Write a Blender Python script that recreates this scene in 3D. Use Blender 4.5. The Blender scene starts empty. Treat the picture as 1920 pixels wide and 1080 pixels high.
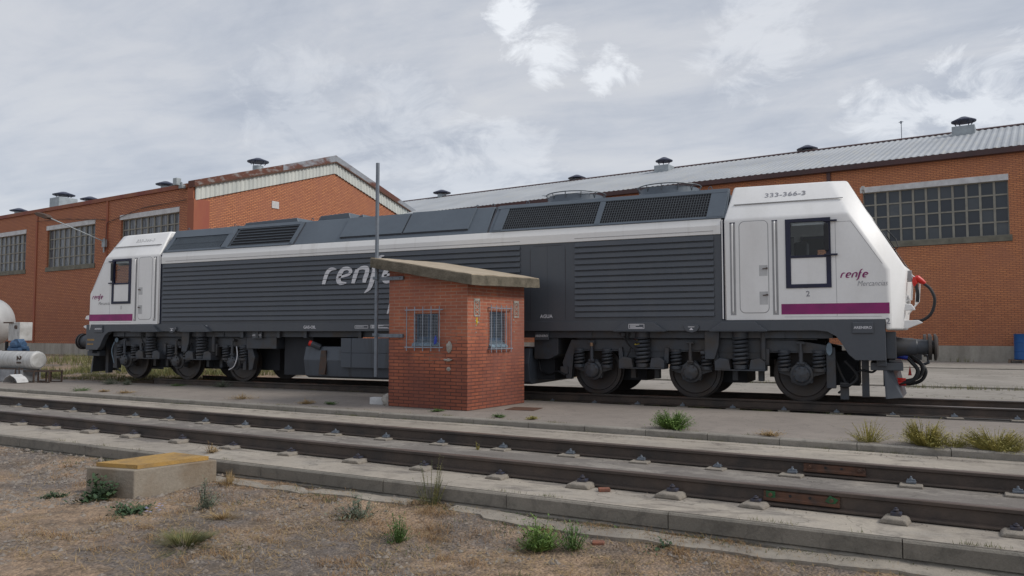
import bpy, bmesh, math, random
from mathutils import Vector, Matrix
from math import pi, sin, cos, radians
S = bpy.context.scene
COL = S.collection
# ------------------------------------------------------------------ camera
cam = bpy.data.cameras.new('camera'); camo = bpy.data.objects.new('camera', cam); COL.objects.link(camo)
CAMP = Vector((10.385, -16.487, 1.397)); YAW = radians(25.552); PIT = math.atan(84.4/1470)
camo.location = CAMP; camo.rotation_euler = (pi/2+PIT, 0, YAW)
cam.sensor_width = 36; cam.lens = 36*1470/1920; cam.clip_start = .1; cam.clip_end = 3000
S.camera = camo
S.view_settings.view_transform = 'Standard'; S.view_settings.look = 'None'
S.view_settings.gamma = 1; S.view_settings.exposure = 0.34
# ------------------------------------------------------------------ sky
SUN_EL = radians(42); SUN_AZ = (0.86, 0.10)      # horizontal direction towards the sun
W = bpy.data.worlds.new('World'); S.world = W; W.use_nodes = True
nt = W.node_tree; nt.nodes.clear(); N = nt.nodes; LK = nt.links
def nd(t, **k):
    n = N.new(t)
    for a, b in k.items():
        if a == 'ins':
            for i, v in b.items(): n.inputs[i].default_value = v
        else: setattr(n, a, b)
    return n
def mth(op, a, b=None, clamp=False):
    m = N.new('ShaderNodeMath'); m.operation = op; m.use_clamp = clamp
    for i, x in enumerate((a, b)):
        if x is None: continue
        if isinstance(x, (int, float)): m.inputs[i].default_value = x
        else: LK.new(x, m.inputs[i])
    return m.outputs[0]
def ramp(fac, stops):
    r = N.new('ShaderNodeValToRGB'); LK.new(fac, r.inputs[0]); e = r.color_ramp.elements
    while len(e) < len(stops): e.new(.5)
    for i, (p, c) in enumerate(stops): e[i].position = p; e[i].color = (*c, 1)
    return r.outputs[0]
def mixc(f, a, b):
    m = N.new('ShaderNodeMix'); m.data_type = 'RGBA'
    for s, x in ((0, f), (6, a), (7, b)):
        if isinstance(x, (int, float)): m.inputs[s].default_value = x
        elif isinstance(x, tuple): m.inputs[s].default_value = (*x, 1)
        else: LK.new(x, m.inputs[s])
    return m.outputs[2]
out = nd('ShaderNodeOutputWorld'); bg = nd('ShaderNodeBackground')
LK.new(bg.outputs[0], out.inputs[0])
sky = nd('ShaderNodeTexSky', sky_type='NISHITA', sun_disc=False, sun_elevation=SUN_EL, sun_rotation=math.atan2(SUN_AZ[0], SUN_AZ[1]))
tc = nd('ShaderNodeTexCoord'); sep = nd('ShaderNodeSeparateXYZ'); LK.new(tc.outputs['Generated'], sep.inputs[0])
zz = mth('MAXIMUM', sep.outputs[2], 0.0); zz = mth('ADD', zz, .10)
cx = mth('DIVIDE', sep.outputs[0], zz); cy = mth('DIVIDE', sep.outputs[1], zz)
cmb = nd('ShaderNodeCombineXYZ'); LK.new(cx, cmb.inputs[0]); LK.new(cy, cmb.inputs[1])
def noise(vec, scale, det=8, rough=.55, dist=0.0, off=(0, 0, 0), sc=(1, 1, 1), rot=0):
    mp = N.new('ShaderNodeMapping'); LK.new(vec, mp.inputs[0]); mp.inputs[1].default_value = off; mp.inputs[3].default_value = sc
    mp.inputs[2].default_value = (0, 0, rot)
    n = N.new('ShaderNodeTexNoise'); LK.new(mp.outputs[0], n.inputs['Vector'])
    n.inputs['Scale'].default_value = scale; n.inputs['Detail'].default_value = det; n.inputs['Roughness'].default_value = rough
    n.inputs['Distortion'].default_value = dist
    return n.outputs[0]
n1 = noise(cmb.outputs[0], .30, 8, .52, .5, (3.3, 1.2, 0), (1, 2.1, 1), .62)
n2 = noise(cmb.outputs[0], .95, 8, .55, .6, (7, 2, 1), (1, 1.9, 1), .55)
n3 = noise(tc.outputs['Generated'], 13, 10, .66, .6, sc=(1, 1, 1.6))
n4 = noise(cmb.outputs[0], 2.6, 10, .6, .8, (1, 9, 3), (1, 2.4, 1), .6)
mixn = mth('ADD', mth('ADD', mth('MULTIPLY', n1, .52), mth('MULTIPLY', n2, .37)), mth('MULTIPLY', n4, .11))
mixn = mth('ADD', mixn, mth('MULTIPLY', mth('SUBTRACT', n3, .5), .07))
cloud = ramp(mixn, [(.36, (.30, .33, .395)), (.44, (.365, .395, .455)), (.49, (.435, .46, .51)), (.54, (.505, .52, .555)), (.60, (.55, .56, .58)), (.68, (.66, .66, .665))])
# bright breaks in the cloud, each in its own compass direction
def blob(d, k, amp):
    v = Vector(d).normalized()
    dp = N.new('ShaderNodeVectorMath'); dp.operation = 'DOT_PRODUCT'; LK.new(tc.outputs['Generated'], dp.inputs[0]); dp.inputs[1].default_value = v
    a = mth('MULTIPLY', mth('SUBTRACT', 1.0, dp.outputs['Value']), k)      # 0 in the middle, grows outwards
    a = mth('SUBTRACT', 1.0, a)
    a = mth('ADD', a, mth('MULTIPLY', mth('SUBTRACT', n3, .5), 6.5))
    return mth('MULTIPLY', mth('MULTIPLY', a, 1.0, True), amp, True)
b = blob((-.402, .848, .37), 1500, .95)
for d, k, am in [((-.355, .868, .345), 1300, .8), ((-.30, .899, .318), 1900, .8), ((.07, .966, .245), 620, .7), ((.13, .958, .252), 700, .6), ((.02, .97, .235), 700, .6), ((-.62, .73, .27), 330, .22), ((-.55, .79, .25), 300, .25), ((-.13, .93, .345), 420, .35), ((-.44, .88, .17), 210, .38), ((-.50, .85, .14), 240, .3), ((.25, .93, .20), 120, .6)]:
    b = mth('MAXIMUM', b, blob(d, k, am))
cl = mixc(b, cloud, (.74, .76, .79))
hz = mth('MULTIPLY', mth('SUBTRACT', .30, sep.outputs[2]), 1.3, True)     # paler towards the horizon
cl = mixc(hz, cl, (.54, .565, .62))
skyc = N.new('ShaderNodeMix'); skyc.data_type = 'RGBA'; skyc.inputs[0].default_value = .90
sm = N.new('ShaderNodeVectorMath'); sm.operation = 'SCALE'; LK.new(sky.outputs[0], sm.inputs[0]); sm.inputs[3].default_value = .10
LK.new(sm.outputs[0], skyc.inputs[6]); LK.new(cl, skyc.inputs[7])
LK.new(skyc.outputs[2], bg.inputs[0]); bg.inputs[1].default_value = 1.0
sun = bpy.data.lights.new('sun', 'SUN'); sun.energy = 1.65; sun.angle = radians(16); sun.color = (1, .96, .9)
suno = bpy.data.objects.new('sun', sun); COL.objects.link(suno)
sd = Vector((SUN_AZ[0], SUN_AZ[1], 0)).normalized()*cos(SUN_EL) + Vector((0, 0, sin(SUN_EL)))
suno.rotation_euler = sd.to_track_quat('Z', 'Y').to_euler(); suno.location = (0, 0, 60)
random.seed(5)
# ------------------------------------------------------------------ materials
MT = {}
def newmat(name):
    m = bpy.data.materials.new(name); m.use_nodes = True; MT[name] = m
    global N, LK
    N = m.node_tree.nodes; LK = m.node_tree.links
    return m, N['Principled BSDF']
def vec(kind='Object'):
    return N.new('ShaderNodeTexCoord').outputs[kind]
def bumpit(bs, h, strength, dist=.02):
    b = N.new('ShaderNodeBump'); b.inputs['Strength'].default_value = strength; b.inputs['Distance'].default_value = dist
    LK.new(h, b.inputs['Height']); LK.new(b.outputs[0], bs.inputs['Normal'])
def mat(name, c, rough=.6, metal=0, c2=None, scale=3, amt=1.0, lo=.35, hi=.7, bump=0, bscale=60, stretch=(1, 1, 1), fine=.0, spec=.5):
    m, bs = newmat(name)
    bs.inputs['Roughness'].default_value = rough; bs.inputs['Metallic'].default_value = metal
    bs.inputs['Specular IOR Level'].default_value = spec
    v = vec()
    if c2 is None: c2 = tuple(x*.82 for x in c)
    f = noise(v, scale, 6, .6, 0, sc=stretch)
    mr = N.new('ShaderNodeMapRange'); LK.new(f, mr.inputs[0]); mr.inputs[1].default_value = lo; mr.inputs[2].default_value = hi
    mr.inputs[4].default_value = amt
    col = mixc(mr.outputs[0], c, c2)
    if fine:
        f2 = noise(v, scale*14, 4, .7)
        g = mth('ADD', mth('MULTIPLY', mth('SUBTRACT', f2, .5), fine*2), 1.0)
        sc = N.new('ShaderNodeVectorMath'); sc.operation = 'SCALE'; LK.new(col, sc.inputs[0]); LK.new(g, sc.inputs[3]); col = sc.outputs[0]
    LK.new(col, bs.inputs['Base Color'])
    if bump: bumpit(bs, noise(v, bscale, 6, .65), bump)
    return m
def brickmat(name, c1, c2, mortar, w, h, mort, cdark=None, dlo=.45, dhi=.75, damt=.7, low=None, bump=.5, lowmort=None):
    m, bs = newmat(name)
    t = N.new('ShaderNodeTexCoord'); s = N.new('ShaderNodeSeparateXYZ'); LK.new(t.outputs['Object'], s.inputs[0])
    sn = N.new('ShaderNodeSeparateXYZ'); LK.new(t.outputs['Normal'], sn.inputs[0])
    side = mth('GREATER_THAN', mth('ABSOLUTE', sn.outputs[0]), .6)
    mx = N.new('ShaderNodeMix'); LK.new(side, mx.inputs[0]); LK.new(s.outputs[0], mx.inputs[2]); LK.new(s.outputs[1], mx.inputs[3])
    cb = N.new('ShaderNodeCombineXYZ'); LK.new(mx.outputs[0], cb.inputs[0]); LK.new(s.outputs[2], cb.inputs[1])
    br = N.new('ShaderNodeTexBrick'); LK.new(cb.outputs[0], br.inputs['Vector']); br.inputs['Scale'].default_value = 1
    br.inputs['Color1'].default_value = (*c1, 1); br.inputs['Color2'].default_value = (*c2, 1); br.inputs['Mortar'].default_value = (*mortar, 1)
    br.inputs['Mortar Size'].default_value = mort; br.inputs['Brick Width'].default_value = w; br.inputs['Row Height'].default_value = h
    if lowmort:
        mz = mth('MULTIPLY', mth('SUBTRACT', mth('ADD', s.outputs[2], mth('MULTIPLY', mth('SUBTRACT', noise(t.outputs['Object'], 1.3, 6, .65), .5), 3.4)), .95), 1.6, True)
        LK.new(mixc(mz, lowmort, mortar), br.inputs['Mortar'])
    br.inputs['Bias'].default_value = -.1; br.inputs['Mortar Smooth'].default_value = .2
    col = br.outputs[0]
    if cdark:
        f = noise(t.outputs['Object'], .9, 6, .62, .4, sc=(1, 1, .6))
        mr = N.new('ShaderNodeMapRange'); LK.new(f, mr.inputs[0]); mr.inputs[1].default_value = dlo; mr.inputs[2].default_value = dhi; mr.inputs[4].default_value = damt
        col = mixc(mr.outputs[0], col, cdark)
    if low:   # damp, grimy lower courses
        f = noise(t.outputs['Object'], 1.6, 5, .6)
        zt = mth('SUBTRACT', low[1], mth('ADD', s.outputs[2], mth('MULTIPLY', mth('SUBTRACT', f, .5), low[2])))
        k = mth('MULTIPLY', mth('MULTIPLY', zt, low[3], True), low[4])
        dk = N.new('ShaderNodeMix'); dk.data_type = 'RGBA'; dk.blend_type = 'MULTIPLY'; LK.new(k, dk.inputs[0]); LK.new(col, dk.inputs[6]); dk.inputs[7].default_value = (*low[0], 1)
        col = dk.outputs[2]
    g = mth('ADD', mth('MULTIPLY', mth('SUBTRACT', noise(cb.outputs[0], 7, 3, .8, sc=(1, 3, 1)), .5), .5), 1.0)
    sc = N.new('ShaderNodeVectorMath'); sc.operation = 'SCALE'; LK.new(col, sc.inputs[0]); LK.new(g, sc.inputs[3])
    LK.new(sc.outputs[0], bs.inputs['Base Color']); bs.inputs['Roughness'].default_value = .85
    if bump: bumpit(bs, br.outputs['Fac'], -bump, .008)
    return m
GREY = (.072, .081, .096)
mat('dark_paint', GREY, .36, 0, (.088, .094, .104), 1.1, .7, .48, .78, stretch=(2.2, 1, .35), fine=.10, bump=.06, bscale=1.6)
mat('roof_paint', (.105, .13, .158), .42, 0, (.085, .105, .13), 1.1, 1, fine=.1)
mat('bogie_paint', (.052, .060, .073), .5, 0, (.058, .048, .040), 2.6, 1, .45, .7, fine=.3)
mat('tank_paint', (.075, .088, .108), .5, 0, (.035, .03, .026), 2.2, .7, .5, .75, stretch=(2.5, 1, .4))
mat('white_paint', (.83, .825, .815), .42, 0, (.72, .71, .69), 1.2, .8, .45, .8, stretch=(2, 1, .5), fine=.05, bump=.05, bscale=1.4)
mat('band_paint', (.82, .815, .80), .36, 0, (.60, .58, .55), 1.3, .6, .55, .8, stretch=(3, 1, .15), fine=.02)
mat('purple_paint', (.30, .012, .15), .4, 0, (.20, .012, .115), 3)
mat('navy_rubber', (.012, .014, .05), .5, 0, (.01, .012, .03), 3)
mat('black_rubber', (.014, .015, .018), .55)
mat('grey_letter', (.30, .30, .33), .5)
mat('white_letter', (.75, .75, .77), .5, 0, (.6, .6, .64), 6)
mat('recess_grey', (.36, .36, .37), .5)
mat('handle_grey', (.55, .55, .55), .5, 0, (.42, .42, .42), 8)
mat('groove_dark', (.06, .06, .07), .7)
mat('wheel_steel', (.05, .05, .055), .5, .2, (.06, .045, .035), 3, 1)
mat('tread_steel', (.25, .24, .23), .3, .9)
mat('mesh_dark', (.012, .013, .016), .7)
mat('grille_wire', (.12, .135, .15), .45, .3)
mat('red_plastic', (.62, .02, .012), .4)
mat('blue_plastic', (.02, .05, .4), .4)
mat('yellow_paint', (.65, .5, .03), .5)
mat('brown_card', (.32, .2, .12), .8)
mat('interior', (.03, .033, .04), .8)
mat('cabin_grey', (.12, .13, .14), .8)
mat('flashing_rust', (.13, .05, .033), .75, .1, (.24, .21, .20), 1.1, 1, .5, .6, stretch=(1, 1.4, 3), fine=.4)
mat('rust_rail', (.088, .064, .050), .7, 0, (.045, .037, .033), 2.5, 1, .35, .65, bump=.25, bscale=50, fine=.3)
mat('railhead', (.20, .155, .13), .38, .5, (.10, .07, .055), 4, 1, .35, .65, stretch=(.4, 3, 1), fine=.2)
mat('railhead_bright', (.42, .39, .36), .28, .8, (.2, .17, .15), 3, .7, stretch=(.3, 3, 1))
mat('rust_plate', (.13, .058, .033), .8, 0, (.065, .04, .03), 9, 1, .35, .65, bump=.4, bscale=60, fine=.3)
mat('green_paint', (.015, .11, .035), .55, 0, (.03, .05, .03), 14, 1)
mat('blue_iron', (.03, .04, .075), .6, 0, (.07, .055, .05), 20)
mat('galv', (.20, .225, .26), .5, .35, (.13, .15, .18), 6, .8, fine=.15)
mat('bar_blue', (.34, .38, .44), .5, .2, (.18, .21, .26), 10, .8)
mat('blue_frame', (.055, .11, .20), .5, 0, (.07, .15, .25), 5)
mat('sill_pale', (.20, .27, .33), .7, 0, (.12, .16, .2), 8, fine=.2)
mat('window_concrete', (.66, .67, .68), .85, 0, (.48, .48, .48), 2.5, 1, fine=.15)
mat('window_sillc', (.21, .20, .16), .9, 0, (.13, .125, .10), 2.5, 1, fine=.2)
mat('muntin', (.30, .29, .25), .8, 0, (.22, .21, .18), 3)
mat('red_trim', (.22, .065, .05), .75, 0, (.30, .12, .06), .5, 1, .4, .62, fine=.15)
mat('pilaster_paint', (.30, .085, .055), .75, 0, (.36, .13, .06), .8, 1, stretch=(1, 1, .3))
mat('flashing', (.28, .30, .33), .6, .2, (.13, .05, .035), .35, 1, .47, .56, stretch=(1, 1, 2.2), fine=.35)
mat('gutter_red', (.085, .04, .04), .6, 0, (.06, .035, .035), 1)
mat('corrugated', (.62, .64, .60), .6, 0, (.40, .43, .42), .6, .8, stretch=(1, 2, .3))
mat('vent_zinc', (.38, .42, .44), .5, .3, (.25, .28, .30), 2)
mat('vent_cap', (.03, .035, .075), .5, .1, (.05, .06, .09), 2)
mat('plinth', (.40, .37, .32), .9, 0, (.26, .235, .20), .8, 1, .35, .65, stretch=(2, 2, .5), fine=.2, bump=.2, bscale=20)
mat('silver_tank', (.46, .46, .46), .55, .1, (.33, .33, .33), 1.2, .8)
mat('white_plastic', (.56, .56, .55), .5, 0, (.34, .33, .31), 4, .9, stretch=(3, 1, 1), fine=.06)
mat('iron_dark', (.06, .05, .045), .7, 0, (.10, .05, .03), 9)
mat('barrel_blue', (.01, .10, .33), .42, 0, (.015, .085, .25), 3)
mat('pallet_wood', (.2, .14, .1), .85, 0, (.12, .08, .06), 6)
mat('hut_concrete', (.19, .165, .125), .95, 0, (.10, .088, .065), 6, 1, .35, .65, bump=1.0, bscale=35, fine=.6)
mat('hut_roof_top', (.43, .36, .27), .95, 0, (.33, .27, .20), 3, 1, bump=.4, bscale=30, fine=.2)
mat('plaster', (.42, .40, .36), .95, 0, (.25, .22, .2), 14, 1, bump=.6, bscale=30)
mat('box_concrete', (.27, .235, .19), .95, 0, (.20, .15, .10), 2.2, 1, .42, .7, bump=.5, bscale=25, fine=.25)
mat('lid_yellow', (.42, .25, .07), .75, 0, (.23, .15, .07), 4, .9, .42, .66, bump=.5, bscale=45, fine=.2)
mat('brick_rust', (.26, .10, .06), .9, 0, (.12, .06, .045), 12)
mat('crate_grey', (.36, .37, .38), .8, 0, (.22, .22, .23), 4)
mat('pump_blue', (.06, .13, .24), .6, 0, (.04, .08, .15), 8)
mat('card_white', (.6, .6, .6), .7, 0, (.45, .45, .45), 6)
brickmat('warehouse_brick', (.60, .245, .11), (.49, .185, .085), (.20, .09, .055), .27, .088, .014, (.36, .15, .09), .42, .75, .75, low=((.80, .76, .78), 4.0, 3.0, .5, .7), bump=.35)
brickmat('workshop_brick', (.58, .235, .11), (.47, .175, .085), (.13, .055, .04), .27, .10, .018, (.33, .13, .08), .42, .75, .75, low=((.80, .76, .78), 4.0, 3.0, .5, .7), bump=.35)
brickmat('hut_brick', (.48, .15, .075), (.35, .105, .058), (.42, .25, .175), .247, .0635, .0095, (.22, .085, .065), .40, .66, .8, low=((.58, .54, .56), 1.15, 1.8, 1.3, .9), bump=.6, lowmort=(.12, .05, .036))
# concrete kinds
def concrete(name, c, c2, c3, sc=1.0, cr=.5, bump=.35, strip=None):
    m, bs = newmat(name); v = vec()
    f = noise(v, .45*sc, 8, .62, .3); r1 = N.new('ShaderNodeMapRange'); LK.new(f, r1.inputs[0]); r1.inputs[1].default_value = .38; r1.inputs[2].default_value = .62
    col = mixc(r1.outputs[0], c, c2)
    f2 = noise(v, 3.3*sc, 8, .68, .5, off=(4, 1, 0)); r2 = N.new('ShaderNodeMapRange'); LK.new(f2, r2.inputs[0]); r2.inputs[1].default_value = .5; r2.inputs[2].default_value = .72
    col = mixc(mth('MULTIPLY', r2.outputs[0], .8), col, c3)
    if strip:       # oily band that runs along the rails
        s = N.new('ShaderNodeSeparateXYZ'); LK.new(v, s.inputs[0])
        y = mth('ADD', s.outputs[1], mth('MULTIPLY', s.outputs[0], strip[0]))
        y = mth('ADD', y, mth('MULTIPLY', mth('SUBTRACT', noise(v, 2.6, 8, .7, .5, sc=(.6, 1.3, 1)), .5), 3.4))
        d = mth('SUBTRACT', 1.0, mth('DIVIDE', mth('ABSOLUTE', mth('SUBTRACT', y, strip[1])), strip[2]))
        d = mth('MULTIPLY', mth('MULTIPLY', d, 2.2, True), strip[3])
        col = mixc(d, col, strip[4])
    if strip:
        f5 = noise(v, 1.9, 9, .72, .8, off=(5, 5, 0), sc=(.7, 1.2, 1)); r5 = N.new('ShaderNodeMapRange'); LK.new(f5, r5.inputs[0]); r5.inputs[1].default_value = .50; r5.inputs[2].default_value = .60
        col = mixc(mth('MULTIPLY', r5.outputs[0], .55), col, (.34, .31, .27))
        f6 = noise(v, 2.7, 9, .72, .8, off=(15, 2, 0), sc=(.5, 1.4, 1)); r6 = N.new('ShaderNodeMapRange'); LK.new(f6, r6.inputs[0]); r6.inputs[1].default_value = .55; r6.inputs[2].default_value = .66
        col = mixc(mth('MULTIPLY', r6.outputs[0], .6), col, (.10, .085, .075))
    g = mth('ADD', mth('MULTIPLY', mth('SUBTRACT', noise(v, 38*sc, 4, .75), .5), .55), 1.0)
    sv = N.new('ShaderNodeVectorMath'); sv.operation = 'SCALE'; LK.new(col, sv.inputs[0]); LK.new(g, sv.inputs[3]); col = sv.outputs[0]
    vo = N.new('ShaderNodeTexVoronoi'); vo.feature = 'DISTANCE_TO_EDGE'; vo.inputs['Scale'].default_value = .55*sc
    wv = N.new('ShaderNodeVectorMath'); wv.operation = 'ADD'; LK.new(v, wv.inputs[0])
    nz = N.new('ShaderNodeTexNoise'); LK.new(v, nz.inputs['Vector']); nz.inputs['Scale'].default_value = 2.2; nz.inputs['Detail'].default_value = 5
    ns = N.new('ShaderNodeVectorMath'); ns.operation = 'SCALE'; LK.new(nz.outputs['Color'], ns.inputs[0]); ns.inputs[3].default_value = .9
    LK.new(ns.outputs[0], wv.inputs[1]); LK.new(wv.outputs[0], vo.inputs['Vector'])
    ck = mth('LESS_THAN', vo.outputs['Distance'], .006)
    ck = mth('MULTIPLY', ck, cr)
    col = mixc(ck, col, (.045, .04, .035))
    LK.new(col, bs.inputs['Base Color']); bs.inputs['Roughness'].default_value = .92
    bumpit(bs, noise(v, 26*sc, 8, .7), bump)
    return m
concrete('platform_concrete', (.27, .235, .205), (.225, .195, .17), (.18, .158, .14), 1, .22)
concrete('bed_concrete', (.40, .355, .295), (.29, .255, .215), (.19, .165, .14), 1, .3, strip=(.092, -7.55, 1.15, .75, (.125, .112, .105)))
concrete('kerb_concrete', (.30, .275, .24), (.24, .22, .19), (.14, .13, .115), 1.5, 0, .5)
concrete('kerb_front', (.25, .225, .19), (.18, .165, .14), (.10, .092, .08), 1.5, .2, .5)
concrete('yard_concrete', (.34, .31, .275), (.25, .23, .2), (.2, .18, .15), .6, .6)
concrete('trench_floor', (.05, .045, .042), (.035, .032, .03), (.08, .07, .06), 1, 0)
concrete('block_concrete', (.36, .32, .265), (.25, .22, .185), (.18, .165, .145), 3, 0, .6)
# earth: dry dirt with gravel and dead grass patches
m, bs = newmat('earth'); v = vec()
f = noise(v, .55, 8, .62, .6); r = N.new('ShaderNodeMapRange'); LK.new(f, r.inputs[0]); r.inputs[1].default_value = .44; r.inputs[2].default_value = .56
col = mixc(r.outputs[0], (.36, .25, .165), (.185, .155, .135))
f = noise(v, 2.6, 8, .7, .3, off=(9, 3, 0)); r = N.new('ShaderNodeMapRange'); LK.new(f, r.inputs[0]); r.inputs[1].default_value = .47; r.inputs[2].default_value = .62
col = mixc(mth('MULTIPLY', r.outputs[0], .75), col, (.13, .098, .07))
f = noise(v, 6, 6, .7, .3, off=(1, 13, 0)); r = N.new('ShaderNodeMapRange'); LK.new(f, r.inputs[0]); r.inputs[1].default_value = .55; r.inputs[2].default_value = .7
col = mixc(mth('MULTIPLY', r.outputs[0], .7), col, (.37, .285, .20))
vo = N.new('ShaderNodeTexVoronoi'); vo.inputs['Scale'].default_value = 34; LK.new(v, vo.inputs['Vector'])
g = mth('ADD', mth('MULTIPLY', mth('SUBTRACT', noise(v, 60, 3, .7), .5), .9), 1.0)
hs = N.new('ShaderNodeSeparateColor'); LK.new(vo.outputs['Color'], hs.inputs[0])
g = mth('MULTIPLY', g, mth('ADD', mth('MULTIPLY', hs.outputs[0], .5), .75))
sv = N.new('ShaderNodeVectorMath'); sv.operation = 'SCALE'; LK.new(col, sv.inputs[0]); LK.new(g, sv.inputs[3])
LK.new(sv.outputs[0], bs.inputs['Base Color']); bs.inputs['Roughness'].default_value = .97
bumpit(bs, mth('ADD', noise(v, 22, 8, .75), mth('MULTIPLY', vo.outputs['Distance'], -1.2)), .8, .03)
# sheet roof
def roofmat(name, c, c2, stain):
    m, bs = newmat(name); v = vec()
    f = noise(v, .25, 7, .6, .2); r = N.new('ShaderNodeMapRange'); LK.new(f, r.inputs[0]); r.inputs[1].default_value = .35; r.inputs[2].default_value = .65
    col = mixc(r.outputs[0], c, c2)
    f = noise(v, 1.2, 8, .7, 0, sc=(2.5, .35, 1)); r = N.new('ShaderNodeMapRange'); LK.new(f, r.inputs[0]); r.inputs[1].default_value = .52; r.inputs[2].default_value = .72
    col = mixc(mth('MULTIPLY', r.outputs[0], .6), col, stain)
    LK.new(col, bs.inputs['Base Color']); bs.inputs['Roughness'].default_value = .55; bs.inputs['Metallic'].default_value = .15
roofmat('sheet_roof', (.42, .44, .46), (.33, .35, .375), (.44, .42, .35))
# foliage
def leafmat(name, c, c2, c3=None):
    m, bs = newmat(name)
    g = N.new('ShaderNodeNewGeometry')
    col = mixc(g.outputs['Random Per Island'], c, c2)
    if c3:
        f = noise(vec(), 9, 3, .6); col = mixc(mth('MULTIPLY', mth('SUBTRACT', f, .42), 4, True), col, c3)
    LK.new(col, bs.inputs['Base Color']); bs.inputs['Roughness'].default_value = .75
leafmat('leaf_green', (.05, .105, .022), (.10, .17, .04))
leafmat('leaf_bright', (.075, .15, .025), (.15, .23, .05))
leafmat('leaf_dark', (.028, .058, .024), (.05, .09, .035))
leafmat('leaf_yellow', (.26, .23, .05), (.38, .31, .09), (.20, .19, .05))
leafmat('leaf_dry', (.26, .17, .075), (.38, .27, .13))
leafmat('leaf_orange', (.20, .11, .045), (.33, .21, .10))
leafmat('leaf_olive', (.06, .075, .025), (.13, .13, .05))
leafmat('leaf_grey', (.10, .125, .085), (.17, .19, .13))
leafmat('grass_wild', (.11, .12, .035), (.24, .20, .08), (.07, .10, .03))
leafmat('flower_blue', (.35, .35, .6), (.5, .5, .7))
leafmat('gravel_mix', (.15, .13, .115), (.26, .23, .20), (.20, .155, .115))
# glass
def paneglass(name, pw, ph, stops, drape):
    m, bs = newmat(name); sp = N.new('ShaderNodeSeparateXYZ'); LK.new(vec(), sp.inputs[0])
    cb = N.new('ShaderNodeCombineXYZ'); LK.new(mth('FLOOR', mth('DIVIDE', sp.outputs[0], pw)), cb.inputs[0]); LK.new(mth('FLOOR', mth('DIVIDE', sp.outputs[2], ph)), cb.inputs[1])
    wn = N.new('ShaderNodeTexWhiteNoise'); wn.noise_dimensions = '2D'; LK.new(cb.outputs[0], wn.inputs['Vector'])
    f = mth('ADD', mth('MULTIPLY', wn.outputs[0], .75), mth('MULTIPLY', noise(vec(), 2.5, 5, .6), .25))
    col = ramp(f, stops)
    if drape:
        w = N.new('ShaderNodeTexWave'); w.bands_direction = 'X'; LK.new(vec(), w.inputs['Vector']); w.inputs['Scale'].default_value = .95; w.inputs['Distortion'].default_value = 4; w.inputs['Detail'].default_value = 3
        col = mixc(mth('MULTIPLY', mth('SUBTRACT', w.outputs[1], .35), 1.6, True), col, (.19, .21, .235))
    LK.new(col, bs.inputs['Base Color']); bs.inputs['Roughness'].default_value = .25 if drape else .15
paneglass('glass_dark', .592, .665, [(.2, (.02, .026, .036)), (.6, (.03, .04, .052)), (.85, (.06, .07, .08)), (.95, (.10, .11, .115))], False)
paneglass('glass_drape', .678, .6425, [(.2, (.02, .025, .035)), (.55, (.05, .055, .065)), (.9, (.14, .15, .17))], True)
m, bs = newmat('glass_clear'); bs.inputs['Roughness'].default_value = .05
tr = N.new('ShaderNodeBsdfTransparent'); tr.inputs[0].default_value = (.84, .87, .88, 1); gl = N.new('ShaderNodeBsdfGlossy'); gl.inputs['Roughness'].default_value = .05
fr = N.new('ShaderNodeFresnel'); fr.inputs[0].default_value = 1.5; ge = N.new('ShaderNodeNewGeometry'); ms = N.new('ShaderNodeMixShader'); LK.new(mth('MULTIPLY', fr.outputs[0], mth('SUBTRACT', 1.0, ge.outputs['Backfacing'])), ms.inputs[0]); LK.new(tr.outputs[0], ms.inputs[1]); LK.new(gl.outputs[0], ms.inputs[2])
LK.new(ms.outputs[0], N['Material Output'].inputs[0])
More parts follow.
